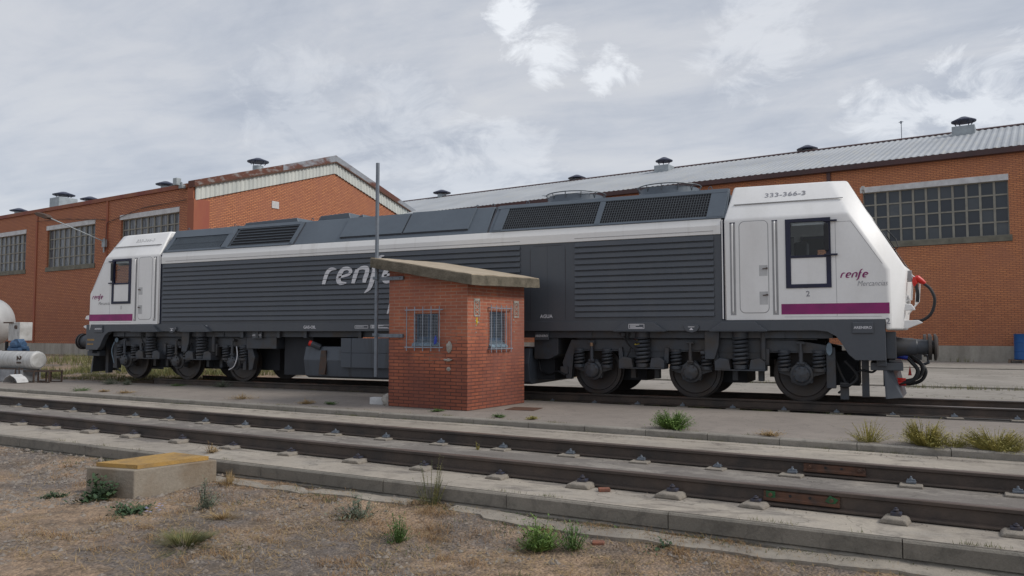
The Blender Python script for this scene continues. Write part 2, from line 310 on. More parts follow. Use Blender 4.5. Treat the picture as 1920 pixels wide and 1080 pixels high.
# ------------------------------------------------------------------ mesh tools
class MB:
    def __init__(s): s.v = []; s.f = []; s.mi = []; s.cur = 0
    def add(s, vs, fs):
        o = len(s.v); s.v += [tuple(p) for p in vs]
        for f in fs: s.f.append([i+o for i in f]); s.mi.append(s.cur)
        return s
    def box(s, x0, x1, y0, y1, z0, z1, rz=0, c=None):
        vs = [(x, y, z) for z in (z0, z1) for y in (y0, y1) for x in (x0, x1)]
        if rz:
            cx_, cy_ = c or ((x0+x1)/2, (y0+y1)/2)
            vs = [(cx_+(x-cx_)*cos(rz)-(y-cy_)*sin(rz), cy_+(x-cx_)*sin(rz)+(y-cy_)*cos(rz), z) for x, y, z in vs]
        return s.add(vs, [(0, 2, 3, 1), (4, 5, 7, 6), (0, 1, 5, 4), (2, 6, 7, 3), (0, 4, 6, 2), (1, 3, 7, 5)])
    def prism(s, pts, a, b, ax='y'):       # pts in the plane, extruded a..b along ax
        def P(p, h):
            return {'y': (p[0], h, p[1]), 'x': (h, p[0], p[1]), 'z': (p[0], p[1], h)}[ax]
        n = len(pts); vs = [P(p, a) for p in pts]+[P(p, b) for p in pts]
        return s.add(vs, [tuple(range(n))[::-1], tuple(range(n, 2*n))]+[(i, (i+1) % n, n+(i+1) % n, n+i) for i in range(n)])
    def cyl(s, p0, p1, r, seg=16, r1=None, caps=True):
        p0 = Vector(p0); p1 = Vector(p1); d = (p1-p0).normalized(); r1 = r if r1 is None else r1
        a = d.orthogonal().normalized(); b = d.cross(a)
        vs = []
        for p, rr in ((p0, r), (p1, r1)):
            for i in range(seg):
                t = 2*pi*i/seg; vs.append(p+a*cos(t)*rr+b*sin(t)*rr)
        fs = [(i, (i+1) % seg, seg+(i+1) % seg, seg+i) for i in range(seg)]
        if caps: fs += [tuple(range(seg))[::-1], tuple(range(seg, 2*seg))]
        return s.add(vs, fs)
    def lathe(s, o, d, prof, seg=24):      # prof: (along, radius)
        o = Vector(o); d = Vector(d).normalized(); a = d.orthogonal().normalized(); b = d.cross(a); vs = []; n = len(prof)
        for h, r in prof:
            for i in range(seg):
                t = 2*pi*i/seg; vs.append(o+d*h+(a*cos(t)+b*sin(t))*max(r, 1e-4))
        fs = [(k*seg+i, k*seg+(i+1) % seg, (k+1)*seg+(i+1) % seg, (k+1)*seg+i) for k in range(n-1) for i in range(seg)]
        fs += [tuple(range(seg))[::-1], tuple(range((n-1)*seg, n*seg))]
        return s.add(vs, fs)
    def tube(s, pts, r, seg=8):
        pts = [Vector(p) for p in pts]; n = len(pts); vs = []; a = None
        for i, p in enumerate(pts):
            d = (pts[min(i+1, n-1)]-pts[max(i-1, 0)]).normalized()
            if a is None: a = d.orthogonal().normalized()
            a = (a-d*a.dot(d)).normalized(); b = d.cross(a)
            rr = r[i] if isinstance(r, (list, tuple)) else r
            for k in range(seg):
                t = 2*pi*k/seg; vs.append(p+(a*cos(t)+b*sin(t))*rr)
        fs = [(i*seg+k, i*seg+(k+1) % seg, (i+1)*seg+(k+1) % seg, (i+1)*seg+k) for i in range(n-1) for k in range(seg)]
        fs += [tuple(range(seg))[::-1], tuple(range((n-1)*seg, n*seg))]
        return s.add(vs, fs)
    def build(s, name, m, parent=None, loc=(0, 0, 0), rz=0, bevel=0, smooth=False, seg=2, merge=False, ang=30):
        me = bpy.data.meshes.new(name); me.from_pydata(s.v, [], s.f)
        for k in (m if isinstance(m, (list, tuple)) else [m]): me.materials.append(MT[k])
        me.polygons.foreach_set('material_index', s.mi)
        bm = bmesh.new(); bm.from_mesh(me)
        if merge: bmesh.ops.remove_doubles(bm, verts=bm.verts, dist=1e-4)
        bmesh.ops.recalc_face_normals(bm, faces=bm.faces); bm.to_mesh(me); bm.free()
        if smooth:
            me.shade_smooth()
            me.set_sharp_from_angle(angle=radians(ang))
        o = bpy.data.objects.new(name, me); COL.objects.link(o); o.location = loc; o.rotation_euler = (0, 0, rz)
        if parent: o.parent = parent
        if bevel:
            b = o.modifiers.new('Bevel', 'BEVEL'); b.width = bevel; b.segments = seg; b.limit_method = 'ANGLE'; b.angle_limit = radians(25); b.harden_normals = False
        return o
def tag(o, label=None, cat=None, group=None, kind=None):
    if label: o['label'] = label
    if cat: o['category'] = cat
    if group: o['group'] = group
    if kind: o['kind'] = kind
    return o
def thing(name, label, cat, loc=(0, 0, 0), rz=0, group=None):
    o = bpy.data.objects.new(name, None); COL.objects.link(o); o.location = loc; o.rotation_euler = (0, 0, rz); o.empty_display_size = .2
    return tag(o, label, cat, group)
def copy_tree(o, parent=None):
    c = o.copy(); COL.objects.link(c); c.parent = parent
    for ch in o.children: copy_tree(ch, c)
    return c
def rrect(x0, x1, z0, z1, r, n=5):
    p = []
    for cx_, cz_, a0 in ((x1-r, z1-r, 0), (x0+r, z1-r, 90), (x0+r, z0+r, 180), (x1-r, z0+r, 270)):
        for i in range(n+1):
            a = radians(a0+90*i/n); p.append((cx_+r*cos(a), cz_+r*sin(a)))
    return p
def text(s, size, m, parent, loc, rx=pi/2, rz=0, name='lettering', shear=0, bold=0, ext=.002, align='CENTER', sx=1):
    cu = bpy.data.curves.new('t', 'FONT'); cu.body = s; cu.size = size; cu.shear = shear; cu.offset = bold; cu.extrude = ext; cu.align_x = align; cu.align_y = 'CENTER'
    cu.resolution_u = 3
    o = bpy.data.objects.new('t', cu); COL.objects.link(o); bpy.context.view_layer.update()
    me = bpy.data.meshes.new_from_object(o.evaluated_get(bpy.context.evaluated_depsgraph_get())); bpy.data.objects.remove(o)
    me.materials.clear(); me.materials.append(MT[m])
    t = bpy.data.objects.new(name, me); COL.objects.link(t); t.parent = parent; t.location = loc; t.rotation_euler = (rx, 0, rz); t.scale = (sx, 1, 1)
    return t
def crom(P, n=6):
    o = []
    for i in range(len(P)-1):
        p0 = P[max(i-1, 0)]; p1 = P[i]; p2 = P[i+1]; p3 = P[min(i+2, len(P)-1)]
        for k in range(n):
            t = k/n; o.append(tuple(.5*(2*b_+(c_-a_)*t+(2*a_-5*b_+4*c_-d_)*t*t+(3*b_-a_-3*c_+d_)*t**3) for a_, b_, c_, d_ in zip(p0, p1, p2, p3)))
    o.append(tuple(P[-1])); return o
# strokes of the italic wordmark; units: x-height = 1, (x, z, half width)
WORD = [
    [(0.02, 0, .07), (.10, .45, .085), (.22, .80, .085), (.45, .95, .07), (.78, .93, .02)],                                   # r
    [(.98, .42, .035), (1.30, .48, .05), (1.62, .58, .06), (1.74, .76, .07), (1.55, .94, .07), (1.22, .90, .085), (1.02, .58, .10), (1.00, .25, .10), (1.16, .06, .08), (1.55, .06, .03)],   # e
    [(1.98, 0, .07), (2.06, .45, .09), (2.16, .86, .08)],
    [(2.16, .84, .04), (2.45, .95, .07), (2.76, .90, .085), (2.80, .62, .09), (2.72, .28, .09), (2.70, .04, .07)],             # n
    [(3.78, 1.62, .015), (3.52, 1.55, .06), (3.36, 1.20, .085), (3.28, .75, .10), (3.20, .2, .10), (3.08, -.30, .08), (2.80, -.58, .02)],   # f
    [(3.10, .90, .045), (3.62, .93, .045)],
    [(3.92, .42, .035), (4.24, .48, .05), (4.56, .58, .06), (4.68, .76, .07), (4.49, .94, .07), (4.16, .90, .085), (3.96, .58, .10), (3.94, .25, .10), (4.10, .06, .08), (4.49, .06, .03)]]
def wordmark(parent, m, x0, z0, xs, zs, y, name='wordmark', shear=.12):
    mb = MB()
    for j, st in enumerate(WORD):
        c = crom(st); n = len(c); L_ = []; R_ = []
        for i, (x, z, w_) in enumerate(c):
            x_a, z_a, _ = c[max(i-1, 0)]; x_b, z_b, _ = c[min(i+1, n-1)]
            d = Vector((x_b-x_a, z_b-z_a)); d = d.normalized() if d.length else Vector((1, 0)); nn = Vector((-d.y, d.x))*w_*1.5
            for q, lst in ((1, L_), (-1, R_)):
                X = x+nn.x*q; Z = z+nn.y*q; lst.append((x0+(X+shear*Z)*xs, z0+Z*zs))
        yy = y-j*.0006
        for i in range(n-1):
            p = [L_[i], L_[i+1], R_[i+1], R_[i]]
            mb.add([(a_[0], yy, a_[1]) for a_ in p]+[(a_[0], yy+.003, a_[1]) for a_ in p], [(0, 1, 2, 3), (4, 7, 6, 5), (0, 4, 5, 1), (2, 6, 7, 3)])
    return mb.build(name, m, parent)
# ================================================================== GROUND
def kf(x): return -9.62-.068*(x-4.3)      # front kerb line
def kp(x): return -5.10-.079*(x-4.3)      # platform kerb line
def ke(x): return -1.50-.060*(x-4.3) if x > -3 else -1.06    # platform edge by the far track
def lerp(a, b, t): return a+(b-a)*t
XL, XR = -60, 45
mb = MB()
xs = [-400, -250, -150, -100]+[-60+i*2 for i in range(24)]+[-12+i*.25 for i in range(110)]+[16+i*2 for i in range(15)]+[60, 100, 200, 400]
ys = [-400, -200, -100, -60, -40, -30, -24, -20, -17]+[-15+i*.2 for i in range(26)]+[-9.9+i*.12 for i in range(8)]+[-8, -6, -4, -2, 0, 1.5]+[2+i for i in range(14)]+[18, 22, 26, 30, 40, 60, 100, 200, 400, 900]
from mathutils import noise as mn
def zg(x, y):
    if y < kf(x)-.02:
        d = min(1, (kf(x)-y)/.8); far = min(1, abs(y+10)/30)
        return -.245-.004*max(0, min(6, x-4))-.085*d+(.03*min(1, d+.3))*mn.noise(Vector((x*1.1, y*1.1, 0)))+.012*mn.noise(Vector((x*5, y*5, 3)))
    if y < -.5 and x > -16: return -.5
    return -.03+.03*mn.noise(Vector((x*.5, y*.5, 5)))
vs = [(x, y, zg(x, y)) for y in ys for x in xs]; nx = len(xs)
mb.add(vs, [(j*nx+i, j*nx+i+1, (j+1)*nx+i+1, (j+1)*nx+i) for j in range(len(ys)-1) for i in range(nx-1)])
g = mb.build('ground', 'earth', smooth=True, ang=80); tag(g, kind='structure')
def strip(name, m, fa, fb, z0, z1, x0, x1, step=3, kind='structure', bevel=0):
    mb = MB(); n = max(1, int((x1-x0)/step)); X = [x0+(x1-x0)*i/n for i in range(n+1)]
    vs = []
    for x in X: vs += [(x, fa(x), z0), (x, fb(x), z0), (x, fb(x), z1), (x, fa(x), z1)]
    fs = [(3, 2, 1, 0), tuple(4*n+k for k in range(4))]
    for i in range(n):
        for k in range(4): fs.append((4*i+k, 4*i+(k+1) % 4, 4*i+4+(k+1) % 4, 4*i+4+k))
    mb.add(vs, fs); o = mb.build(name, m, bevel=bevel)
    return tag(o, kind=kind) if kind else o
strip('platform', 'platform_concrete', lambda x: kp(x)+.16, ke, -.5, -.004, -40, XR)
strip('track_bed', 'bed_concrete', lambda x: kf(x)+.05, lambda x: kp(x)-.02, -.48, -.10, -46, XR)
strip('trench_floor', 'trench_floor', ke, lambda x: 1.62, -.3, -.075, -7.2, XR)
strip('pavement', 'yard_concrete', lambda x: 1.6, lambda x: 6.6, -.3, .012, -6.5, XR)
strip('pavement', 'yard_concrete', lambda x: 6.62-.01*x, lambda x: 30, -.3, .004, 2.5, XR)
strip('kerb', 'kerb_concrete', lambda x: 6.2, lambda x: 6.35, -.1, .05, 3, XR)
strip('kerb', 'kerb_concrete', lambda x: 2.15, lambda x: 2.3, -.1, .026, -6, XR)
strip('kerb', 'kerb_concrete', lambda x: 18.9-.09*(x-10), lambda x: 19.15-.09*(x-10), -.1, .04, 3, XR)
# platform kerb stones and the front kerb: real stones with open joints (one setting object each run)
def stones(name, m, fline, wd, z0, z1, x0, x1, L, seed, jz=.006):
    rnd = random.Random(seed); mb = MB(); x = x0
    while x < x1:
        l = L*rnd.uniform(.9, 1.1); a, b_ = x, x+l-.008; dz = rnd.uniform(-jz, jz); dy = rnd.uniform(-jz, jz)
        ya, yb = fline(a)+dy, fline(b_)+dy; q = .015
        vs = [(a, ya, z0), (b_, yb, z0), (b_, yb+wd, z0), (a, ya+wd, z0), (a, ya, z1+dz-q), (b_, yb, z1+dz-q), (a, ya+q, z1+dz), (b_, yb+q, z1+dz), (b_, yb+wd, z1+dz), (a, ya+wd, z1+dz)]
        mb.add(vs, [(0, 3, 2, 1), (0, 1, 5, 4), (4, 5, 7, 6), (6, 7, 8, 9), (2, 3, 9, 8), (0, 4, 6, 9, 3), (1, 2, 8, 7, 5)]); x += l
    return tag(mb.build(name, m), kind='structure')
stones('kerb', 'kerb_concrete', kp, .155, -.3, .0, -40, XR, 1.0, 3)
stones('kerb', 'kerb_front', kf, .06, -.235, -.105, -46, XR, 1.6, 4, .003)
mb = MB(); vs = []; nf = 700
for i in range(nf+1):
    x = -46+(XR+46)*i/nf; j_ = .03*mn.noise(Vector((x*2.3, 0, 0)))+.015*mn.noise(Vector((x*9, 3, 0)))
    vs += [(x, kf(x)-.005+j_, -.5), (x, kf(x)-.012+j_, -.262+.015*mn.noise(Vector((x*5, 8, 0)))), (x, kf(x)+.03, -.236), (x, kf(x)+.1, -.236)]
mb.add(vs, [(4*i+k, 4*i+k+1, 4*i+5+k, 4*i+4+k) for i in range(nf) for k in range(3)])
tag(mb.build('footing', 'kerb_front'), kind='structure')
stones('gutter', 'bed_concrete', lambda x: kp(x)-.22, .19, -.3, -.088, -40, XR, 1.15, 6, .004)
# buried concrete strip in the dirt
def ks(x): return -9.78-.045*(x-5)-.05*sin(x*.9) if x > 4.9 else -9.78+.06*(4.9-x)
mb = MB(); rnd = random.Random(8); n = 120; vs = []
for i in range(n+1):
    x = 3.2+(14-3.2)*i/n; w_ = .17+.05*mn.noise(Vector((x*2, 0, 0)))+(.08 if x > 7 else 0); z = zg(x, ks(x)-.1)+.016+.012*mn.noise(Vector((x*2.2, 4, 0)))-(.03 if 6.1 < x < 6.6 else 0)
    vs += [(x, ks(x)-w_+.02*mn.noise(Vector((x*6, 7, 0))), -.5), (x, ks(x)-w_+.02*mn.noise(Vector((x*6, 7, 0))), z-.01), (x, ks(x)+.02*mn.noise(Vector((x*6, 1, 0))), z), (x, ks(x), -.5)]
mb.add(vs, [(4*i+k, 4*i+k+1, 4*i+5+k, 4*i+4+k) for i in range(n) for k in range(3)])
tag(mb.build('concrete_strip', 'block_concrete'), kind='structure')
# ================================================================== RAILS
def rail_prof(h):
    return [(-.07, 0), (.07, 0), (.07, .012), (.012, .03), (.009, h-.045), (.036, h-.034), (.036, h-.008), (.028, h), (-.028, h), (-.036, h-.008), (-.036, h-.034), (-.009, h-.045), (-.012, .03), (-.07, .012)]
def rail(label, group, x0, y0, ang, zfoot, h, xa, xb, bright):
    t = thing('rail', label, 'rail', (x0, y0, zfoot), ang, group)
    mb = MB(); pr = rail_prof(h); n = len(pr)
    vs = [(xa, p[0], p[1]) for p in pr]+[(xb, p[0], p[1]) for p in pr]
    for i in range(n):
        mb.cur = 1 if 6 <= i <= 8 else 0
        mb.add([vs[i], vs[(i+1) % n], vs[n+(i+1) % n], vs[n+i]], [(0, 1, 2, 3)])
    mb.cur = 0
    mb.build('rail_bar', ['rust_rail', bright], t)
    return t
NA = math.atan(-.092); NFOOT = -.088
r1 = rail('nearest rusty rail with two green painted bolts on its joint plate', 'rails of the near track', 4.4, -8.80, NA, NFOOT, .162, -50, 40, 'railhead')
r2 = rail('second rusty rail from the camera with an orange rusted joint plate', 'rails of the near track', 4.4, -7.13, NA, NFOOT, .162, -50, 40, 'railhead')
r3 = rail('dark rail under the near wheels of the locomotive', 'rails of the locomotive track', 0, -.87, 0, -.045, .175, -8.2, 40, 'railhead_bright')
r4 = rail('dark rail under the far wheels of the locomotive', 'rails of the locomotive track', 0, .87, 0, -.045, .175, -8.2, 40, 'railhead_bright')
def fishplate(t, xa, xb, green):
    mb = MB()
    mb.prism([(-.012, .03), (-.05, .035), (-.05, .06), (-.034, .068), (-.034, .108), (-.012, .122)], xa, xb, 'x')
    p = mb.build('joint_plate', 'rust_plate', t, bevel=.004)
    for k in range(4):
        x = lerp(xa, xb, (.1, .36, .62, .9)[k])
        if k in (0, 3):
            b_ = MB(); b_.cyl((x, -.034, .088), (x, -.066, .088), .017, 6); b_.cyl((x, -.034, .088), (x, -.044, .088), .028, 14)
            if green:
                b_.cur = 1; b_.add([(x+.055*cos(a_), -.0445, .088+.042*sin(a_)) for a_ in [pi/4+(k*.35)+pi/2*i for i in range(4)]]+[(x+.055*cos(a_), -.041, .088+.042*sin(a_)) for a_ in [pi/4+(k*.35)+pi/2*i for i in range(4)]], [(0, 1, 2, 3), (7, 6, 5, 4), (0, 4, 5, 1), (1, 5, 6, 2), (2, 6, 7, 3), (3, 7, 4, 0)])
            b_.build('bolt', ['rust_plate', 'green_paint'], p)
        else:
            b_ = MB(); b_.cyl((x, -.034, .088), (x, -.0352, .088), .013, 12); b_.build('bolt_hole', 'mesh_dark', p)
fishplate(r1, 5.0, 5.62, True); fishplate(r2, 5.18, 5.78, False)
# concrete blocks with clips that carry the rails
def make_block(kind):
    t = thing('rail_block', '', 'rail block')
    mb = MB()
    if kind == 0:   # rounded outer block
        mb.prism([(-.125, 0), (.125, 0), (.108, .032), (.08, .045), (-.08, .045), (-.108, .032)], -.235, -.03, 'y')
        mb.build('block', 'block_concrete', t, bevel=.014, seg=3, smooth=True)
        c = MB(); c.box(-.045, .045, -.12, -.045, .042, .072); c.cyl((0, -.09, .078), (0, -.09, .094), .026, 6); c.cyl((0, -.09, .094), (0, -.09, .105), .013, 8)
        c.build('clip', 'blue_iron', t, bevel=.004)
    else:
        mb.prism([(-.12, 0), (.12, 0), (.115, .026), (-.115, .026)], -.225, -.04, 'y')
        mb.build('block', 'block_concrete', t, bevel=.008)
        c = MB(); c.box(-.05, .05, -.12, -.05, .03, .052); c.box(-.042, .042, -.10, -.05, .052, .066); c.cyl((0, -.085, .05), (0, -.085, .080), .02, 6); c.cyl((0, -.085, .080), (0, -.085, .096), .011, 8)
        c.build('clip', 'galv', t, bevel=.003)
    return t
def put_blocks(kind, xs_, y0, z, label, group, short, ang=NA, flip=False):
    made = []; p = make_block(kind); rn = random.Random(kind+len(xs_))
    for i, x in enumerate(xs_):
        o = p if i == 0 else copy_tree(p)
        yy = y0+math.tan(ang)*(x-4.4) if ang else y0
        o.location = (x+rn.uniform(-.02, .02), yy, z); o.rotation_euler = (0, 0, ang+(pi if flip else 0)+rn.uniform(-.08, .08)); o.scale = (rn.uniform(.82, 1.12), 1, rn.uniform(.75, 1.1)); tag(o, label, 'rail block', group); made.append((x, o))
    vis = [q for q in made if q[0] < 11.6][::-1]
    ORD = ['first', 'second', 'third', 'fourth', 'fifth', 'sixth', 'seventh', 'eighth', 'ninth', 'tenth', 'eleventh', 'twelfth', 'thirteenth', 'fourteenth', 'fifteenth', 'sixteenth', 'seventeenth', 'eighteenth', 'nineteenth', 'twentieth']
    for i, (x, o) in enumerate(vis[:20]): o['label'] = short+', '+ORD[i]+' one counted from the right edge'
X1 = [-1.47+i*.975 for i in range(-14, 0)]+[-1.47, -.45, .55, 1.6, 2.65, 3.71, 4.79, 5.74, 6.72, 7.68, 8.57, 9.34, 10.44, 11.24, 12.2, 13.2, 14.2]
put_blocks(0, X1, -8.80, -.102, 'rounded pale concrete block with a dark blue clip beside the nearest rail', 'concrete blocks along the nearest rail', 'rounded concrete block beside the nearest rail')
X2 = [3.97-.96*i for i in range(16, 0, -1)]+[3.97, 4.93, 5.89, 6.86, 7.79, 8.68, 9.45, 10.58, 11.43, 12.4, 13.4]
put_blocks(1, X2, -7.13, -.102, 'low square concrete block with a grey bolted clip beside the second rail', 'concrete blocks along the second rail', 'square concrete block beside the second rail')
X3 = [3.0+i*.93 for i in range(12)]
put_blocks(1, X3, -.87, -.074, 'pale concrete block and bolt under the near rail of the locomotive track', 'concrete blocks under the locomotive rail', 'pale block under the locomotive near rail', ang=0)
# ================================================================== LOCOMOTIVE
LO = thing('locomotive', 'dark grey and white diesel locomotive with purple stripes and louvred sides', 'locomotive')
YS = -1.45; XA, XB = -7.37, 7.58            # body between the cabs
def zs_(s): return (-1.40+.40*s, 3.57+.63*s)   # slope of the roof flank: s 0 knee .. 1 edge
for side in (-1, 1):
    q = -side
    mb = MB()
    prof = [(1.43, 1.45), (1.43, 3.27)]
    mb.prism([(1.30*side, 1.50), (1.425*side, 1.50), (1.425*side, 3.27), (1.30*side, 3.27)], XA, XB, 'x')
    mb.build('side_wall', 'dark_paint', LO)
    mb = MB(); mb.prism([(1.30*side, 3.272), (1.445*side, 3.272), (1.45*side, 3.44), (1.405*side, 3.575), (1.30*side, 3.575)], XA, XB, 'x')
    mb.build('side_band', 'band_paint', LO, bevel=.006)
    # sill
    mb = MB(); mb.box(-9.3, 9.5, min(1.30*side, 1.447*side), max(1.30*side, 1.447*side), 1.44, 1.637)
    mb.build('sill', 'dark_paint', LO, bevel=.006)
# louvred panels
def louvre(side, x0, x1, z0, z1, n):
    mb = MB(); p = (z1-z0)/n; pts = []
    for i in range(n):
        zt = z1-i*p
        for fz, y in ((0, 0), (.10, .006), (.70, .026), (.82, .036), (.86, .030), (.89, -.004), (.97, -.004)): pts.append((1.428+y, zt-fz*p))
    pts.append((1.428, z0)); m_ = len(pts)
    vs = [(x, side*y, z) for x in (x0, x1) for y, z in pts]+[(x, side*1.42, z) for x in (x0, x1) for z in (z1, z0)]
    fs = [(i, i+1, m_+i+1, m_+i) for i in range(m_-1)]
    fs += [tuple(range(m_))+(2*m_+1, 2*m_), tuple(range(m_, 2*m_))+(2*m_+3, 2*m_+2)]
    mb.add(vs, fs); o = mb.build('louvre_panel', 'dark_paint', LO)
    return o
for side in (-1, 1):
    louvre(side, -7.30, 3.38, 1.70, 3.262, 13); louvre(side, 4.62, 7.44, 1.70, 3.262, 13)
    # plain doors between
    for a_, b_ in ((3.62, 4.0), (4.004, 4.40)):
        mb = MB(); mb.box(a_, b_, min(1.42*side, 1.431*side), max(1.42*side, 1.431*side), 1.62, 3.21); mb.build('engine_door', 'dark_paint', LO, bevel=.004)
    mb = MB(); mb.prism(rrect(3.605, 4.415, 1.60, 3.225, .12), min(1.42*side, 1.4275*side), max(1.42*side, 1.4275*side)); mb.build('door_seam', 'groove_dark', LO)
    # thin trim line on the band
    for a_, b_ in ((-7.2, 3.38), (4.62, 7.44)):
        mb = MB(); mb.box(a_, b_, min(1.44*side, 1.4545*side), max(1.44*side, 1.4545*side), 3.335, 3.343); mb.build('band_trim', 'recess_grey', LO)
# underframe
mb = MB(); mb.box(-9.4, 9.5, -1.28, 1.28, 1.30, 1.60); mb.build('underframe', 'bogie_paint', LO)
# roof: slopes and crown
mb = MB()
for side in (-1, 1):
    pts = [(side*1.395, 3.577), (side*1.0, 4.20), (side*.93, 4.215), (side*.93, 3.60)]
    mb.prism(pts, XA+.02, 2.56, 'x'); mb.prism(pts, 2.60, XB+.10, 'x')
mb.box(XA, XB, -.93, .93, 3.6, 4.205)
mb.build('roof', 'roof_paint', LO, bevel=.01)
# cut-off seams (dark ribs), raised panels and grilles on the slopes
def slope_plate(name, m, x0, x1, s0, s1, t, side, sk=.0, off=0.0, bevel=.004, frame=None, parent=LO):
    nrm = Vector((0, .63, .40)).normalized()
    def P(x, s, h):
        y, z = zs_(s); return (x, side*(-(y)-0)*1+0 if False else side*(-y+nrm.y*(h)*1), z+nrm.z*h)
    mb = MB()
    vs = [P(x0, s0, off), P(x1, s0, off), P(x1+sk, s1, off), P(x0+sk, s1, off), P(x0, s0, off+t), P(x1, s0, off+t), P(x1+sk, s1, off+t), P(x0+sk, s1, off+t)]
    mb.add(vs, [(0, 3, 2, 1), (4, 5, 6, 7), (0, 1, 5, 4), (1, 2, 6, 5), (2, 3, 7, 6), (3, 0, 4, 7)])
    return mb.build(name, m, parent, bevel=bevel)
def bars(name, m, x0, x1, s0, s1, nx_, ns_, side, r=.006, sk=.0, off=.02, parent=LO):
    nrm = Vector((0, .63, .40)).normalized(); mb = MB()
    def P(x, s, h):
        y, z = zs_(s); return Vector((x, side*(-y+nrm.y*h), z+nrm.z*h))
    for i in range(1, nx_):
        x = lerp(x0, x1, i/nx_); mb.cyl(P(x, s0, off), P(x+sk, s1, off), r, 4)
    for i in range(ns_+1):
        s = lerp(s0, s1, i/ns_); mb.cyl(P(x0+sk*i/ns_, s, off+.004), P(x1+sk*i/ns_, s, off+.004), r, 4)
    return mb.build(name, m, parent)
for side in (-1, 1):
    for a_, b_, n_ in ((2.92, 5.02, 42), (5.14, 7.30, 42)):
        gpl = slope_plate('roof_grille', 'mesh_dark', a_, b_, .07, .86, .008, side, .05)
        bars('grille_wires', 'grille_wire', a_, b_, .07, .86, n_, 9, side, .0055, .05, parent=gpl)
    for a_, b_ in ((2.70, 2.92), (5.02, 5.14), (7.30, 7.62)): slope_plate('grille_post', 'roof_paint', a_, b_, .02, .95, .03, side, .05)
    slope_plate('grille_rail', 'roof_paint', 2.70, 7.66, .86, .99, .035, side)
    slope_plate('grille_rail', 'roof_paint', 2.70, 7.62, .0, .065, .03, side)
    slope_plate('roof_seam', 'groove_dark', 2.565, 2.595, 0, 1, .004, side, .05, bevel=0)
    slope_plate('roof_panel', 'roof_paint', .36, 2.06, .18, 1.0, .035, side, .06)
    slope_plate('roof_panel', 'roof_paint', -1.45, .31, .18, .97, .035, side, .06)
    slope_plate('roof_seam', 'groove_dark', .32, .35, .18, .95, .010, side, .05, bevel=0)
    slope_plate('roof_seam', 'groove_dark', -1.45, 2.06, .15, .178, .012, side, 0, bevel=0)
    slope_plate('roof_seam', 'groove_dark', -2.845, -2.815, 0, .95, .006, side, .07, bevel=0)
    # front (left) grille modules
    g1 = slope_plate('roof_grille', 'mesh_dark', -7.20, -5.30, .10, .62, .010, side, .10)
    bars('grille_slats', 'roof_paint', -7.20, -5.30, .10, .62, 44, 2, side, .009, .10, parent=g1)
    g2 = slope_plate('roof_grille', 'mesh_dark', -4.98, -3.00, .10, .84, .010, side, .08)
    bars('grille_slats', 'roof_paint', -4.98, -3.00, .10, .84, 1, 6, side, .014, .08, parent=g2)
    for a_, b_ in ((-7.36, -7.22), (-5.28, -5.06), (-5.02, -4.98+.0), (-2.98, -2.86)):
        if b_-a_ > .05: slope_plate('grille_post', 'roof_paint', a_, b_, .02, .97, .03, side, .09)
    slope_plate('grille_rail', 'roof_paint', -7.3, -5.08, .66, .99, .035, side)
    slope_plate('grille_rail', 'roof_paint', -5.0, -2.88, .87, 1.0, .035, side)
    slope_plate('grille_rail', 'roof_paint', -7.36, -2.88, .0, .085, .03, side)
    slope_plate('roof_seam', 'groove_dark', -5.055, -5.025, 0, .97, .006, side, .07, bevel=0)
# cab-end roof collars
for x_ in (XA-.01, XB+.085):
    pass
# fans and boxes on the roof
for cx_ in (4.11, 6.24):
    mb = MB(); mb.lathe((cx_, 0, 4.19), (0, 0, 1), [(0, .66), (.25, .63), (.25, .59), (.02, .58)], 36)
    f_ = mb.build('roof_fan', 'roof_paint', LO, smooth=True)
    mb = MB(); R_ = [(cx_+.67*cos(2*pi*i/36), .67*sin(2*pi*i/36), 4.49) for i in range(37)]; mb.tube(R_, .012, 5)
    for i in range(12): a_ = 2*pi*i/12; mb.cyl((cx_+.67*cos(a_), .67*sin(a_), 4.49), (cx_+.64*cos(a_), .64*sin(a_), 4.36), .010, 5)
    for i in range(9): mb.cyl((cx_-.6, -.56+i*.14, 4.45), (cx_+.6, -.56+i*.14, 4.45), .006, 4)
    mb.build('fan_guard', 'grille_wire', f_)
    mb = MB()
    for i in range(8):
        a_ = 2*pi*i/8; mb.add([(cx_, 0, 4.36), (cx_+.56*cos(a_), .56*sin(a_), 4.32), (cx_+.56*cos(a_+.4), .56*sin(a_+.4), 4.40)], [(0, 1, 2)])
    mb.build('fan_blades', 'interior', f_)
for x0_, x1_, y0_, y1_, h_ in ((-2.55, -1.5, -.86, .5, 4.37), (-1.48, -1.2, -.7, .4, 4.33), (-5.0, -3.1, -.9, .9, 4.34), (-6.4, -5.2, -.75, .75, 4.28), (-.2, .8, -.6, .6, 4.29)):
    mb = MB(); mb.prism([(x0_, 4.19), (x1_, 4.19), (x1_-.06, h_), (x0_+.12, h_-.03)], y0_, y1_, 'y'); mb.build('roof_box', 'roof_paint', LO, bevel=.012)
for x_ in (-2.6, 2.1, 2.5, 3.35, -6.9, -5.2, 7.3):
    mb = MB(); P_ = [(x_+.035*cos(a_), -.96, 4.23+.05*sin(a_)) for a_ in [pi*i/8 for i in range(9)]]; mb.tube(P_, .010, 5); mb.build('lifting_eye', 'roof_paint', LO)
